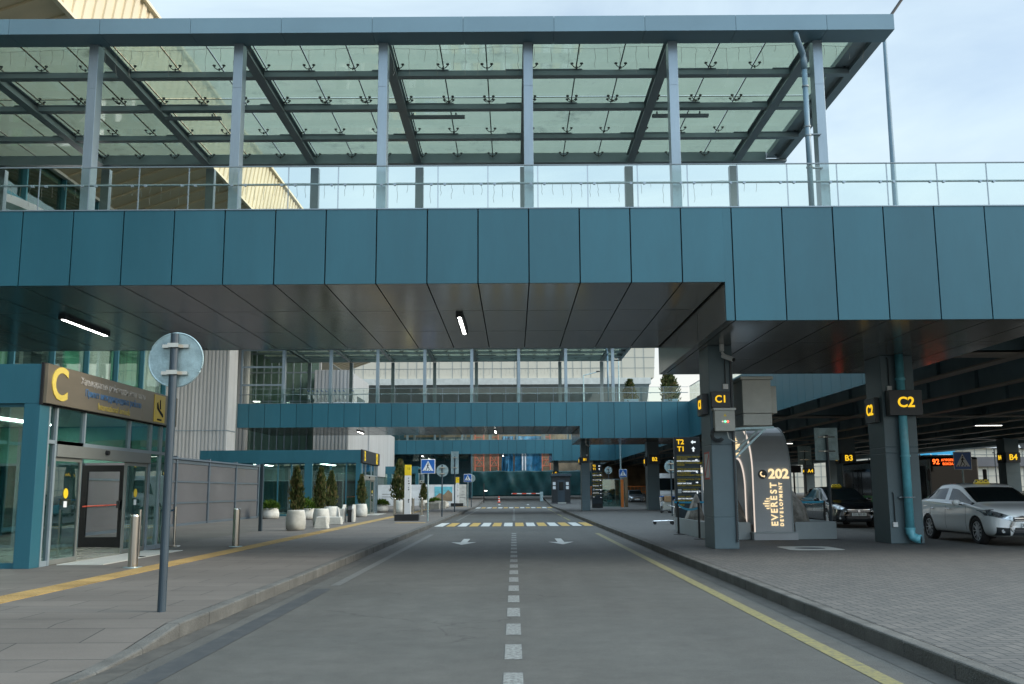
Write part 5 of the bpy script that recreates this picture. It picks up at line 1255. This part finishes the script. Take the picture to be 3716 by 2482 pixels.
    for sx in (-1, 1):
        patch([(sx*.855, .70), (sx*.44, .57), (sx*.42, .67), (sx*.87, .85)], 'F', 'headlight', 'lamp_glass', off=.008)
        patch([(sx*.78, .25), (sx*.5, .25), (sx*.52, .42), (sx*.78, .44)], 'F', 'foglight_bezel', 'dark', off=.005)
        p = bvh.ray_cast(Vector((sx*.66, -2, .35)), Vector((0, 1, 0)))[0]
        if p: MB().cyl(p + Vector((0, .02, 0)), p + Vector((0, -.012, 0)), .042, n=16).build('foglight', 'lamp_glass', rt, local=True)
        d = 'R' if sx > 0 else 'L'
        for y in (1.42, 2.55, 3.45): patch([(y-.006, .28), (y+.006, .28), (y+.006, .9), (y-.006, .9)], d, 'door_seam', 'gap', n=8, off=.002)
        for za_, zb_, mm_ in ((.235, .265, 'chrome'), ): patch([(1.4, za_), (3.2, za_), (3.2, zb_), (1.4, zb_)], d, 'sill_trim', mm_, n=10, off=.006)
        patch([(1.5, .945), (3.9, .985), (3.9, 1.0), (1.5, .96)], d, 'window_trim', 'chrome', n=14, off=.006)
        for y in (2.35, 3.3):
            p = bvh.ray_cast(Vector((sx*3, y, .83)), Vector((-sx, 0, 0)))[0]
            if p: MB().obox(p + Vector((sx*.02, 0, 0)), .03, .19, .032).build('door_handle', 'chrome' if taxi else paint, rt, bevel=.008, local=True)
        mbm = MB().lathe((0, 0, 0), [(.001, -.07), (.06, -.062), (.09, -.03), (.1, 0), (.09, .04), (.06, .068), (.001, .072)], 18)
        m = MB(); m.add([(sx*(.98) + v[0]*1.05, 1.66 + v[1]*.75, .99 + v[2]*1.0) for v in mbm.v], mbm.f); m.build('mirror', paint, rt, smooth=True, local=True)
        MB().box(sx*.84, sx*.93, 1.63, 1.70, .93, .96).build('mirror_arm', 'black', rt, local=True)
    patch([(-.44, .575), (.44, .575), (.43, .67), (-.43, .67)], 'F', 'upper_grille', 'dark', off=.010)
    for z in (.60, .645): patch([(-.40, z-.008), (.40, z-.008), (.40, z+.008), (-.40, z+.008)], 'F', 'grille_bar', 'chrome', n=6, off=.018)
    patch([(-.46, .25), (.46, .25), (.40, .43), (-.40, .43)], 'F', 'lower_grille', 'dark', off=.006)
    for z in (.29, .33, .37): patch([(-.44, z-.005), (.44, z-.005), (.44, z+.005), (-.44, z+.005)], 'F', 'grille_slat', 'fencepanel', n=6, off=.012)
    patch([(-.5, .228), (.5, .228), (.5, .244), (-.5, .244)], 'F', 'chin_trim', 'chrome', n=6, off=.01)
    pp = bvh.ray_cast(Vector((0, -2, .48)), Vector((0, 1, 0)))[0]; py = (pp.y if pp else 0) - .03
    pl_ = MB().box(-.26, .26, py-.008, py+.012, .425, .535).build('number_plate', 'plate', rt, bevel=.004, local=True)
    text(plate, .095, (0, py-.0095, .48), (1,0,0), Z, 'black', pl_, 'plate_lettering', .001, bold=.01, local=True)
    MB().cyl((0, py+.0, .595), (0, py-.012, .595), .05, n=20).build('badge', 'chrome', rt, local=True)
    MB().bar((-.55, 1.42, .955), (.02, 1.36, .965), .02, .02).bar((.05, 1.42, .965), (.6, 1.36, .955), .02, .02).build('wiper', 'black', rt, local=True)
    for y in (.92, 3.62):
        for sx in (-1, 1):
            w = MB(); x0 = sx*.66; x1 = sx*.865; c_ = Vector((0, y, .325))
            prof = [(.2, .0), (.30, 0.0), (.322, .02), (.325, .05), (.325, .16), (.318, .19), (.30, .205), (.235, .205), (.225, .18), (.2, .17)]
            n = 36; b = MB()
            for r_, dx in prof:
                for i in range(n): t = 2*math.pi*i/n; b.v.append((x0 + sx*dx, y + r_*math.cos(t), .325 + r_*math.sin(t)))
            k = len(prof)
            for j in range(k-1):
                for i in range(n): b.f.append((j*n+i, j*n+(i+1) % n, (j+1)*n+(i+1) % n, (j+1)*n+i))
            wh_ = b.build('wheel', 'rubber', rt, smooth=True, local=True)
            r = MB(); r.cyl((x0+sx*.11, y, .325), (x0+sx*.12, y, .325), .222, n=30)
            q = MB(); n2 = 30
            for (r0, r1) in ((.205, .225),):
                q.lathe((0, 0, 0), [(r0, 0), (r1, 0), (r1, .03), (r0, .03)], n2)
            r2 = MB(); r2.add([(x0+sx*(.165+v[2]), y+v[0], .325+v[1]) for v in q.v], q.f[:-2])
            for i in range(10):
                t = 2*math.pi*i/10; a_ = Vector((x0+sx*.185, y+.03*math.cos(t), .325+.03*math.sin(t))); e_ = Vector((x0+sx*.178, y+.21*math.cos(t), .325+.21*math.sin(t)))
                r2.bar(a_, e_, .022, .026, up=Vector((1, 0, 0)))
            r2.cyl((x0+sx*.16, y, .325), (x0+sx*.197, y, .325), .04, n=14)
            r.build('brake_disc', 'dark', wh_, local=True); r2.build('rim', 'alloy', wh_, local=True)
    if taxi:
        t = MB().add(frust(0, 2.3, .40, .15, .11, .72, 1.455), BF).build('taxi_light', 'sign_yellow', rt, bevel=.02, local=True)
        m = MB()
        for i in range(6): m.box(-.18+.06*i, -.15+.06*i, 2.205, 2.212, 1.50 + .03*(i % 2), 1.53 + .03*(i % 2))
        m.build('checker', 'black', t, local=True)
    return rt
w0 = make_car('silver white taxi sedan with yellow roof sign, right of the C2 pillar', 'carwhite', 'taxi sedans waiting under the viaduct', True, '3 77 ADA 05'); w0.location = (12.36, 23.4, .13); w0.scale = (1.03, 1.03, 1.03)
k0 = make_car('black taxi sedan behind the rock, left of the C2 pillar', 'carblack', 'taxi sedans waiting under the viaduct', True, '221 BJO 05'); k0.location = (12.36, 35.1, .13)
g0 = make_car('dark grey car behind the orange fence, between the B1 and B2 pillars', 'cargrey', None, False, ''); g0.location = (12.6, 100, .1)
simple = ('window_trim', 'door_seam', 'grille_slat', 'grille_bar', 'wiper', 'plate_lettering', 'foglight', 'foglight_bezel', 'mirror_arm', 'sill_trim', 'chin_trim', 'badge', 'mirror', 'brake_disc')
c0 = w0
park = [(38.5, 66, 100, 'white', 'white parked car beyond the viaduct, above the taxi bonnet'), (43.5, 74, 60, 'grey', 'dark parked car beyond the viaduct beside the B4 pillar'), (41, 82, 95, 'white', 'pale car in the second row beyond the viaduct'),
        (35.5, 93, 80, 'white', 'pale car far left of the B3 pillar, second row'), (33, 104, 150, 'white', 'white car parked behind the black board'), (42, 108, 90, 'grey', 'dark car parked far behind the A4 pillar'),
        (49, 92, 85, 'grey', 'dark car in the distant row under the blue billboard'), (28.5, 80, 20, 'white', 'white van like car by the B3 pillar foot')]
for x, y, r, cc, lb in park:
    s = w0 if cc == 'white' else g0
    q = copy_tree(s, loc=(x, y, .12), label=lb.replace('white van like car', 'small white car'), rz=R(r), skip=simple + ('taxi_light',)); q['group'] = 'cars in the car park beyond the viaduct'

# ------------------------------------------------------------------ bus and van
rt = thing('bus', 'dark green city bus with lit orange 92 destination display', 'bus', (22, 52, .1))
x0, x1, y0, y1, z0, z1 = 19.6, 22.0, 46, 58, .4, 3.0
MB().box(x0, x1, y0, y1, z0, z1).build('body', 'busdark', rt, bevel=.12, seg=3); MB().box(x0+.15, x1-.15, y0+.8, y1-.6, z1, z1+.12).build('roof_unit', 'busdark', rt, bevel=.05)
MB().box(x0-.01, x0, y0+.3, y1-.2, .7, 1.15).build('side_stripe', 'busgreen', rt); MB().box(x0+.1, x1-.1, y0-.01, y0, .55, 1.1).build('front_panel', 'busgreen', rt)
for i in range(8):
    a = y0+.35+1.42*i
    if i in (0, 3, 6): 
        d = MB().box(x0-.012, x0-.002, a, a+1.25, .5, 2.6).build('door', 'carglass', rt); MB().box(x0-.02, x0-.013, a+.6, a+.65, .5, 2.6).box(x0-.02, x0-.013, a, a+.05, .5, 2.6).build('door_frame', 'gap', d)
    else: MB().box(x0-.012, x0-.002, a, a+1.34, 1.3, 2.6).build('window', 'carglass', rt)
MB().box(x0+.12, x1-.12, y0-.012, y0-.002, 1.2, 2.55).build('windscreen', 'carglass', rt)
dsp = MB().box(x0+.12, x1-.6, y0-.014, y0-.003, 2.56, 2.95).build('destination_display', 'gap', rt)
text('92', .34, (x0+.38, y0-.02, 2.76), (1,0,0), Z, E['led'], dsp, 'route_number', .002, bold=.02); text('АЭРОПОРТ', .15, (x0+1.05, y0-.02, 2.84), (1,0,0), Z, E['led'], dsp, 'route_lettering', .002, bold=.02); text('ВОКЗАЛ', .15, (x0+1.0, y0-.02, 2.66), (1,0,0), Z, E['led'], dsp, 'route_lettering', .002, bold=.02)
for y in (48.8, 55.2):
    for x in (x0, x1-.26): MB().cyl((x-.005 if x == x0 else x, y, .58), (x+.27, y, .58), .48, n=24).build('wheel', 'rubber', rt)
for x, lbx in ((x0-.2, 0), (x1+.05, 1)): MB().box(x, x+.15, y0-.35, y0-.2, 1.9, 2.4).build('mirror', 'black', rt, bevel=.03)
MB().box(x0-.016, x0-.013, 57.4, 57.7, 1.2, 1.5).build('tail_lamp', E['red'], rt)
rt = thing('van', 'large white van parked facing the road behind the luggage trolleys', 'van', (11.9, 78, .1))
pf = [(0, .35), (0, .95), (.15, 1.12), (.95, 1.35), (1.75, 2.35), (2.2, 2.72), (5.9, 2.75), (6.0, 2.6), (6.0, .35)]
X0v, Y0v = 10.9, 74.5
MB().prism([(X0v, Y0v+a, .1+b) for a, b in pf], (2.0, 0, 0)).build('body', 'white', rt, bevel=.09, seg=3)
MB().prism([(X0v+.16, Y0v+.98, .1+1.42), (X0v+.26, Y0v+1.72, .1+2.31), (X0v+1.74, Y0v+1.72, .1+2.31), (X0v+1.84, Y0v+.98, .1+1.42)], (0, -.03, .024)).build('windscreen', 'carglass', rt)
MB().prism([(X0v-.005, Y0v+1.1, 1.5), (X0v-.005, Y0v+1.75, 2.25), (X0v-.005, Y0v+2.5, 2.25), (X0v-.005, Y0v+2.5, 1.4)], (-.01, 0, 0)).build('side_window', 'carglass', rt)
MB().box(X0v+.45, X0v+1.55, Y0v-.02, Y0v-.002, .72, 1.0).build('grille', 'dark', rt); MB().box(X0v+.02, X0v+1.98, Y0v-.05, Y0v+.1, .35, .6).build('bumper', 'fencepanel', rt, bevel=.03)
for a in (.08, 1.6): MB().box(X0v+a, X0v+a+.32, Y0v-.015, Y0v+.05, .8, 1.08).build('headlight', 'lamp_glass', rt, bevel=.02)
for a in (-.22, 2.05): MB().box(X0v+a, X0v+a+.17, Y0v+1.0, Y0v+1.12, 1.5, 1.9).build('mirror', 'black', rt, bevel=.02)
for y in (Y0v+1.0, Y0v+4.7): MB().cyl((X0v-.01, y, .43), (X0v+.25, y, .43), .34, n=20).build('wheel', 'rubber', rt)

# ------------------------------------------------------------------ far end of the street
rt = thing('old_terminal', 'huge pale gridded terminal block with outward leaning lower face, behind the second footbridge', 'terminal', (0, 140, 0))
b = MB(); xl, xr = -30, 20.3; yF = 135; zt = 26; zl = 17.2
b.add([(xl, yF, zl), (xr-.5, yF, zl), (xr, yF, zt), (xl, yF, zt), (xl, yF+22, zl), (xr-.5, yF+22, zl), (xr, yF+22, zt), (xl, yF+22, zt)], BF)
b.build('upper_cladding', 'farpanel', rt)
b = MB().box(xl, xr-1, yF-.4, yF+20, 16.3, 17.19); b.build('ledge', 'boxlight', rt)
b = MB().prism([(xl, yF-.2, 16.29), (xl, yF+9, 8.4), (xl, yF+20, 8.4), (xl, yF+20, 16.29)], (xr-1.2-xl, 0, 0)); b.build('sloping_underside', 'farline', rt)
m = MB(); x = xl
while x < xr-.2:
    m.box(x-.04, x+.04, yF-.03, yF-.002, zl, zt); m.bar((x, yF-.23, 16.25), (x, yF+9-.03, 8.37), .06, .02); x += 1.25 if int(x*2) % 3 else 1.9
for z in (18.6, 20.1, 21.6, 23.8): m.box(xl, xr-.35, yF-.025, yF-.003, z-.04, z+.04)
m.build('panel_joint', 'farline', rt)
m = MB().box(-14, 26, 146, 150, 0, 8.4); m.build('lower_hall', 'brown', rt)
# building site
rt = thing('building_under_works', 'brown unfinished facade behind red scaffolding and blue sheeting', 'building', (2, 138, .8))
MB().box(-6.5, 14, 137, 141, .7, 12).build('wall', 'brown', rt)
for x0_, x1_ in ((-1.7, -.1), (.1, 3.9)):
    b = MB(); n = 22; k = 10
    for j in range(k+1):
        for i in range(n+1):
            s, t = i/n, j/k; b.v.append((x0_+(x1_-x0_)*s, 135.6 + .25*math.sin(9*s+3*t)+.18*math.sin(21*s-5*t), 3.5 + 5.6*t))
    for j in range(k):
        for i in range(n): a = j*(n+1)+i; b.f.append((a, a+1, a+n+2, a+n+1))
    o = b.build('blue_sheet', 'blue_tarp', rt, smooth=True); o.modifiers.new('t', 'SOLIDIFY').thickness = .03
MB().box(1.1, 1.3, 135.1, 135.3, 4.2, 7.2).box(1.5, 1.68, 135.1, 135.3, 4.2, 7.0).build('white_board', 'white', rt)
def scaffold(x0, x1, y, label):
    rt = thing('scaffold', label, 'scaffold', (x0, y, .8), group='red scaffold towers on the building site'); m = MB()
    for x in (x0, x1):
        for yy in (y, y+1.2): m.cyl((x, yy, .8), (x, yy, 11.5), .07, n=6)
    z = 2.5
    while z < 11.5:
        for yy in (y, y+1.2): m.cyl((x0, yy, z), (x1, yy, z), .05, n=5)
        z += .8
    z = 2.5
    while z < 10: m.cyl((x0, y, z), (x1, y, z+1.8), .045, n=5); m.cyl((x1, y, z), (x0, y, z+1.8), .045, n=5); z += 2.2
    m.build('frame', 'orange_sc', rt); MB().box(x0, x1, y, y+1.2, 6.0, 6.08).build('platform', 'wood', rt)
scaffold(-5.4, -4.2, 133.8, 'left red scaffold tower in front of the brown wall'); scaffold(-3.3, -2.2, 133.8, 'middle red scaffold tower left of the blue sheeting'); scaffold(3.9, 5.0, 133.8, 'right red scaffold tower beside the blue sheeting')
# green sheeted hoarding
def sheet_wall(name, label, x0, x1, y, z0, z1, m, seed, n=90, k=14):
    rt = thing(name, label, 'hoarding', ((x0+x1)/2, y, z0)); b = MB(); rnd = random.Random(seed); ph = [(rnd.uniform(.5, 4), rnd.uniform(-2, 2), rnd.uniform(0, 6), rnd.uniform(.02, .07)) for _ in range(9)]
    for j in range(k+1):
        for i in range(n+1):
            s, t = i/n, j/k; x = x0+(x1-x0)*s
            d = sum(a*math.sin(fx*x + fz*t*4 + p) for fx, fz, p, a in ph); e = abs(((x - x0) % 3.6) - 1.8)/1.8
            b.v.append((x, y + d*(1.1-e*.7), z0 + (z1-z0)*t - (.12*(1-e**2) if j == k else 0)))
    for j in range(k):
        for i in range(n): a = j*(n+1)+i; b.f.append((a, a+1, a+n+2, a+n+1))
    o = b.build('sheet', m, rt, smooth=True); o.modifiers.new('t', 'SOLIDIFY').thickness = .02
    x = x0
    while x <= x1+.1: MB().cyl((x, y+.45, z0), (x, y+.45, z1+.05), .05, n=6).build('post', 'galv', rt); x += 3.6
sheet_wall('sheeted_hoarding', 'tall dark green sheeted hoarding across the far end of the road', -5.9, 10.5, 130, .8, 4.25, 'green_sheet', 4)
# white printed hoarding, left
rt = thing('printed_hoarding', 'long white printed hoarding on the left behind the planters', 'hoarding', (-8.5, 93, PV))
xs_ = [-13, -10.9, -8.2, -5.3, -4.55]
for i, (a, c) in enumerate(zip(xs_, xs_[1:])): MB().box(a+.01, c-.01, 93, 93.06, PV, 2.15).build('panel', 'litbacks' if i < 3 else 'concrete', rt)
pic = MB().box(-7.6, -5.9, 92.98, 92.995, .6, 1.95).build('picture', 'cyan', rt); MB().prism([(-7.6, 92.97, .6), (-7.6, 92.97, .95), (-7.1, 92.97, 1.35), (-6.7, 92.97, 1.2), (-6.3, 92.97, 1.65), (-5.9, 92.97, 1.3), (-5.9, 92.97, .6)], (0, -.005, 0)).build('mountain_picture', 'brown', pic)
m = MB()
for z, a, c in ((1.15, -5.1, -4.7), (.9, -5.2, -4.65), (1.5, -5.0, -4.8), (1.0, -12.6, -11.4), (1.25, -12.6, -11.8)): m.box(a, c, 92.985, 92.995, z, z+.035)
m.build('print_lines', 'fencepanel', rt)
rt = thing('low_terminal_wing', 'dark teal glazed wing with a brown band above the white hoarding', 'building', (-9, 121, .5))
MB().box(-22, -5.3, 119, 124, .4, 12).build('wall', 'teal', rt); MB().box(-13.5, -5.4, 118.9, 118.99, 8.1, 8.4).build('brown_band', 'wood', rt)
for i in range(7): MB().box(-16+1.5*i, -14.65+1.5*i, 118.95, 118.99, 5.2, 7.9).build('window', 'glass_facade', rt)
m = MB()
for i in range(8): m.box(-16.08+1.5*i, -16.0+1.5*i, 118.85, 118.99, 5.0, 8.05)
m.box(-17, -5.4, 118.84, 118.95, 4.3, 5.0); m.build('frame', 'teal', rt)
for i in range(5):
    w_ = MB().box(-13.2+1.6*i, -11.8+1.6*i, 99.0, 99.02, 2.35, 3.0).build('screen_pane', 'glass_clear')
    tag(w_, ('leftmost', 'second', 'middle', 'fourth', 'rightmost')[i] + ' clear pane standing above the white hoarding', 'glass pane', 'panes above the white hoarding')
# kiosk, barrier, cone, lamp posts
z = PV + g(97)
rt = thing('kiosk', 'small dark guard kiosk with notices, beneath the A1 sign', 'kiosk', (4.6, 97, z))
MB().box(3.75, 5.55, 96.2, 98, z+.1, z+2.65).build('body', 'dark', rt, bevel=.02); MB().box(3.62, 5.68, 96.05, 98.15, z+2.652, z+2.9).build('roof', 'post', rt, bevel=.02); MB().box(3.7, 5.6, 96.15, 98.05, z, z+.1).build('base', 'fencepanel', rt)
dd = MB().box(4.3, 5.0, 96.17, 96.195, z+.15, z+2.3).build('door', 'post', rt); MB().box(4.42, 4.88, 96.16, 96.169, z+1.3, z+2.1).build('window', 'carglass', dd)
for x, zz in ((3.95, 1.95), (3.95, 1.55), (5.25, 1.95), (5.25, 1.55)): MB().box(x-.13, x+.15, 96.18, 96.195, z+zz-.15, z+zz+.15).build('notice', 'litbacks', rt)
MB().box(4.3, 5.1, 95.8, 96.14, z, z+.12).build('step', 'boxlight', rt)
z = g(108)
rt = thing('boom_barrier', 'red and white boom barrier closed across the far end of the right lane', 'barrier', (3.0, 108, z))
MB().box(2.85, 3.2, 107.8, 108.2, z, z+1.05).build('cabinet', 'galv', rt, bevel=.02); m = MB().box(-.3, 2.84, 107.9, 107.98, z+.82, z+.92).build('boom', 'white', rt)
for i in range(3): MB().box(-.2+1.05*i, .3+1.05*i, 107.89, 107.99, z+.815, z+.925).build('red_band', 'conered', m)
z = g(105)
rt = thing('traffic_cone', 'small red and white traffic cone near the far crossing', 'traffic cone', (-1.65, 105, z))
MB().box(-1.83, -1.47, 104.82, 105.18, z, z+.04).build('base', 'conered', rt); MB().lathe((-1.65, 105, z), [(.14, .04), (.03, .68)], 16).build('cone', 'conered', rt)
MB().lathe((-1.65, 105, z), [(.122, .15), (.1, .27)], 16).lathe((-1.65, 105, z), [(.083, .38), (.068, .47)], 16).build('white_band', 'white', rt)
rt = thing('lamp_post', 'short black lamp post with a lit head near the far crossing', 'lamp post', (-3.2, 103, g(103)))
MB().cyl((-3.2, 103, .3), (-3.2, 103, 2.3), .05, n=8).build('pole', 'black', rt); MB().obox((-3.0, 103, 1.55), .3, .15, .06).build('head', E['down'], rt)
rt = thing('street_lamp', 'tall grey street lamp rising behind the right end of the glass canopy', 'street lamp', (12.2, 31, 6.9))
MB().cyl((12.75, 31, 6.9), (12.75, 31, 17.1), .11, .06, n=12).build('pole', 'bluepipe', rt); MB().tube([(12.75, 31, 17.0), (12.9, 31, 17.4), (13.5, 31, 18.25)], .05, 8).build('arm', 'black', rt); MB().obox((13.65, 31, 18.36), .6, .35, .14, Matrix.Rotation(R(-12), 3, 'Y')).build('head', 'black', rt, bevel=.05)
for i, (x, y, h) in enumerate(((10.3, 76, 14.5), (9.3, 76.5, 10.6), (14.6, 76, 13))):
    pass
for i, (px_, zt_, lb) in enumerate(((11.0, 14.0, 'tall slender lamp post beyond the second footbridge, left of the C1 pillar'), (7.3, 11.4, 'shorter mast beyond the right end of the second canopy'))):
    rt = thing('distant_lamp_post', lb, 'lamp post', (px_, 100, .2)); MB().cyl((px_, 100, .2), (px_, 100, zt_+2), .1, .06, n=8).build('pole', 'galv', rt)
    MB().cyl((px_, 100, zt_+2), (px_+1.6, 100, zt_+2.4), .05, n=6).build('arm', 'galv', rt); MB().obox((px_+1.7, 100, zt_+2.42), .7, .25, .1).build('head', 'black', rt)
# planter trees standing on the second bridge deck
for i, (x, h, w_, lb) in enumerate(((10.95, 2.3, 1.1, 'dark cypress on the bridge deck left of the C1 pillar'), (8.2, 1.7, .8, 'smaller cypress on the bridge deck by the pale terminal edge'))):
    cypress(x, 67.5, 7.5, h, w_, lb, i); p = MB().box(x-.5, x+.5, 67, 68, 7.26, 7.8); tag(p.build('deck_planter', 'teal_light', bevel=.02), ('pale blue planter box under the dark bridge deck cypress', 'pale blue planter box under the smaller bridge deck cypress')[i], 'planter')
# beyond the viaduct: glass panelled hall, blue billboard, parking sign, lamp masts
rt = thing('distant_hall', 'distant pale gridded hall beyond the car park, left of the B4 pillar', 'building', (85, 165, 0))
MB().box(40, 125, 165, 190, 0, 8.3).build('wall', 'farpanel', rt); MB().box(66, 125, 164.5, 165, 8.31, 12).build('white_band', 'white', rt)
m = MB()
for i in range(42): m.box(40+2.02*i, 40.08+2.02*i, 164.95, 164.99, 0, 8.3)
for zz in (1.8, 3.6, 5.4, 7.2): m.box(40, 125, 164.94, 164.98, zz, zz+.08)
m.build('panel_joint', 'farline', rt)
for i in range(3): MB().cyl((84.6+2.1*i, 164.9, 8.9), (84.6+2.1*i, 164.48, 8.9), .8, n=16).build('round_vent', 'dark', rt)
MB().prism([(77, 164.4, 5.2), (90, 164.4, 5.2), (88, 164.4, 6.8), (78, 164.4, 6.8)], (0, .4, 0)).build('canopy_roof', 'fencepanel', rt)
rt = thing('billboard', 'wide blue direction billboard above the bus', 'billboard', (51, 120, 0)); MB().box(46, 54.6, 120, 120.2, 4.4, 6.2).build('board', 'billboard', rt)
for x in (47, 53.5): MB().cyl((x, 120.3, .1), (x, 120.3, 6.1), .12, n=8).build('post', 'galv', rt)
m = MB().box(49.8, 51.6, 119.95, 119.99, 5.5, 5.6).prism([(49.5, 119.97, 5.55), (49.9, 119.97, 5.8), (49.9, 119.97, 5.3)], (0,-.02,0)).prism([(51.9, 119.97, 5.55), (51.5, 119.97, 5.8), (51.5, 119.97, 5.3)], (0,-.02,0)).box(50.62, 50.76, 119.95, 119.99, 4.7, 5.5)
for zz in (5.6, 5.3, 5.0): m.box(47.2, 48.8, 119.95, 119.99, zz, zz+.09).box(52.4, 54, 119.95, 119.99, zz, zz+.09)
m.build('white_print', 'white', rt)
rt = thing('parking_sign', 'small blue square parking sign beyond the white taxi', 'parking sign', (36.4, 78, .1)); MB().box(36, 36.9, 78, 78.06, 2.1, 3.0).build('plate', 'sign_blue', rt); text('P', .8, (36.45, 77.98, 2.55), (1,0,0), Z, 'sign_white', rt, 'lettering', .003, bold=.03); MB().cyl((36.45, 78.1, .1), (36.45, 78.1, 2.9), .05, n=8).build('post', 'galv', rt)
for i, (x, y, h) in enumerate(((39.5, 108, 6.5), (43.5, 104, 7), (46.5, 118, 6.5), (55.5, 112, 6), (60, 108, 5.6), (35.2, 92, 6.8))):
    rt = thing('floodlight_mast', ['thin black lamp mast above the billboard left end', 'thin black lamp mast crossing the blue billboard', 'lamp mast left of the parking sign', 'lamp mast right of the parking sign', 'lamp mast nearest the B4 pillar', 'lamp mast between the A4 and B3 pillars'][i], 'lamp mast', (x, y, .1), group='thin lamp masts in the car park')
    MB().cyl((x, y, .1), (x, y, h), .07, n=6).build('pole', 'dark', rt); MB().box(x-.35, x+.35, y-.1, y+.1, h, h+.12).box(x-.3, x-.1, y-.15, y-.1, h-.5, h-.35).build('lamps', 'dark', rt)
# orange fence
rt = thing('orange_fence', 'low orange railing behind the dark grey car', 'railing', (13, 108, .3)); m = MB()
for zz in (1.3, 1.9): m.box(8.5, 16.5, 108, 108.05, zz, zz+.08)
for i in range(21): m.box(8.5+.4*i, 8.55+.4*i, 108, 108.04, 1.0, 1.9)
m.build('rails', 'orange', rt)

# ------------------------------------------------------------------ camera, light, sky
cam = bpy.data.cameras.new('camera'); co = bpy.data.objects.new('camera', cam); COL.objects.link(co); S.camera = co
cam.sensor_width = 36; cam.lens = 36*2208/2348; cam.clip_end = 3000
pit, roll, yaw = 8.8, .3, .08
fwd = Vector((0, 1, 0)); rot = Matrix.Rotation(R(yaw), 3, 'Z') @ Matrix.Rotation(R(90+pit), 3, 'X') @ Matrix.Rotation(R(-roll), 3, 'Z')
co.matrix_world = Matrix.Translation((0, 0, 1.5)) @ rot.to_4x4()
se, saz = 26, (1.0, -.18)
sd = Vector((saz[0], saz[1], 0)).normalized() * math.cos(R(se)) + Vector((0, 0, math.sin(R(se))))
sun = bpy.data.lights.new('sun', 'SUN'); sun.energy = 1.1; sun.angle = R(20); sun.color = (1, .86, .68)
so = bpy.data.objects.new('sun', sun); COL.objects.link(so); so.rotation_euler = (-sd).to_track_quat('-Z', 'Y').to_euler()
w = bpy.data.worlds.new('World'); S.world = w; w.use_nodes = True; nt = w.node_tree; nt.nodes.clear(); L = nt.links.new
out = nt.nodes.new('ShaderNodeOutputWorld'); bg = nd(nt, 'ShaderNodeBackground', Strength=.084)
sky = nd(nt, 'ShaderNodeTexSky', _sky_type='NISHITA', _sun_disc=False, _sun_elevation=R(se), _sun_rotation=math.atan2(sd.x, sd.y), _air_density=1.0, _dust_density=1.6, _ozone_density=1.6)
tc = nd(nt, 'ShaderNodeTexCoord'); mp = nd(nt, 'ShaderNodeMapping'); mp.inputs['Scale'].default_value = (1, 1, 2.6); mp.inputs['Rotation'].default_value = (.15, .35, .4); L(tc.outputs['Generated'], mp.inputs[0])
no = nd(nt, 'ShaderNodeTexNoise', Scale=2.2, Detail=8.0, Roughness=.55, Distortion=.6); L(mp.outputs[0], no.inputs['Vector'])
rm = nd(nt, 'ShaderNodeMapRange'); rm.inputs['From Min'].default_value = .35; rm.inputs['From Max'].default_value = .68; rm.inputs['To Min'].default_value = .4; rm.inputs['To Max'].default_value = .95; L(no.outputs['Fac'], rm.inputs[0])
mx = nd(nt, 'ShaderNodeMix', _data_type='RGBA'); L(rm.outputs[0], mx.inputs[0]); L(sky.outputs[0], mx.inputs[6]); mx.inputs[7].default_value = (3.7, 4.5, 4.95, 1)

# sky boosted overhead and behind the camera, added as fill light outside the view
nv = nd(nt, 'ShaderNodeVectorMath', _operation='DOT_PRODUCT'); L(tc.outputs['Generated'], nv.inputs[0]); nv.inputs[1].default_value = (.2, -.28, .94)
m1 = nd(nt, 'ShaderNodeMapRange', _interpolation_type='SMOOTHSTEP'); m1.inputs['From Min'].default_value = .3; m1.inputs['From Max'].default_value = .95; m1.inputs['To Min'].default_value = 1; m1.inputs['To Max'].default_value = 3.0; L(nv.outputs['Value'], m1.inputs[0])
# warm haze low on the right
hd = nd(nt, 'ShaderNodeSeparateXYZ'); L(tc.outputs['Generated'], hd.inputs[0])
h1 = nd(nt, 'ShaderNodeMapRange', _interpolation_type='SMOOTHSTEP'); h1.inputs['From Min'].default_value = .34; h1.inputs['From Max'].default_value = .0; h1.inputs['To Min'].default_value = 0; h1.inputs['To Max'].default_value = .85; L(hd.outputs[2], h1.inputs[0])
h2 = nd(nt, 'ShaderNodeMapRange', _interpolation_type='SMOOTHSTEP'); h2.inputs['From Min'].default_value = -.6; h2.inputs['From Max'].default_value = .5; L(hd.outputs[0], h2.inputs[0])
h3 = nd(nt, 'ShaderNodeMath', _operation='MULTIPLY'); L(h1.outputs[0], h3.inputs[0]); L(h2.outputs[0], h3.inputs[1])
mw = nd(nt, 'ShaderNodeMix', _data_type='RGBA'); L(h3.outputs[0], mw.inputs[0]); L(mx.outputs[2], mw.inputs[6]); mw.inputs[7].default_value = (5.3, 4.75, 4.0, 1); mx = mw
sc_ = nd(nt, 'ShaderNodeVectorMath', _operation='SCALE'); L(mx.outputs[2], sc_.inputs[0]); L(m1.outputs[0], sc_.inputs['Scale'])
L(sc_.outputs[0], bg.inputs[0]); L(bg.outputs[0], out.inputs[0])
vs = S.view_settings; vs.view_transform = 'Standard'; vs.look = 'None'; vs.exposure = 1.38; vs.gamma = 1; vs.use_curve_mapping = False
S.cycles.max_bounces = 8; S.cycles.transparent_max_bounces = 16; S.cycles.glossy_bounces = 4; S.cycles.diffuse_bounces = 4; S.cycles.caustics_reflective = False; S.cycles.caustics_refractive = False
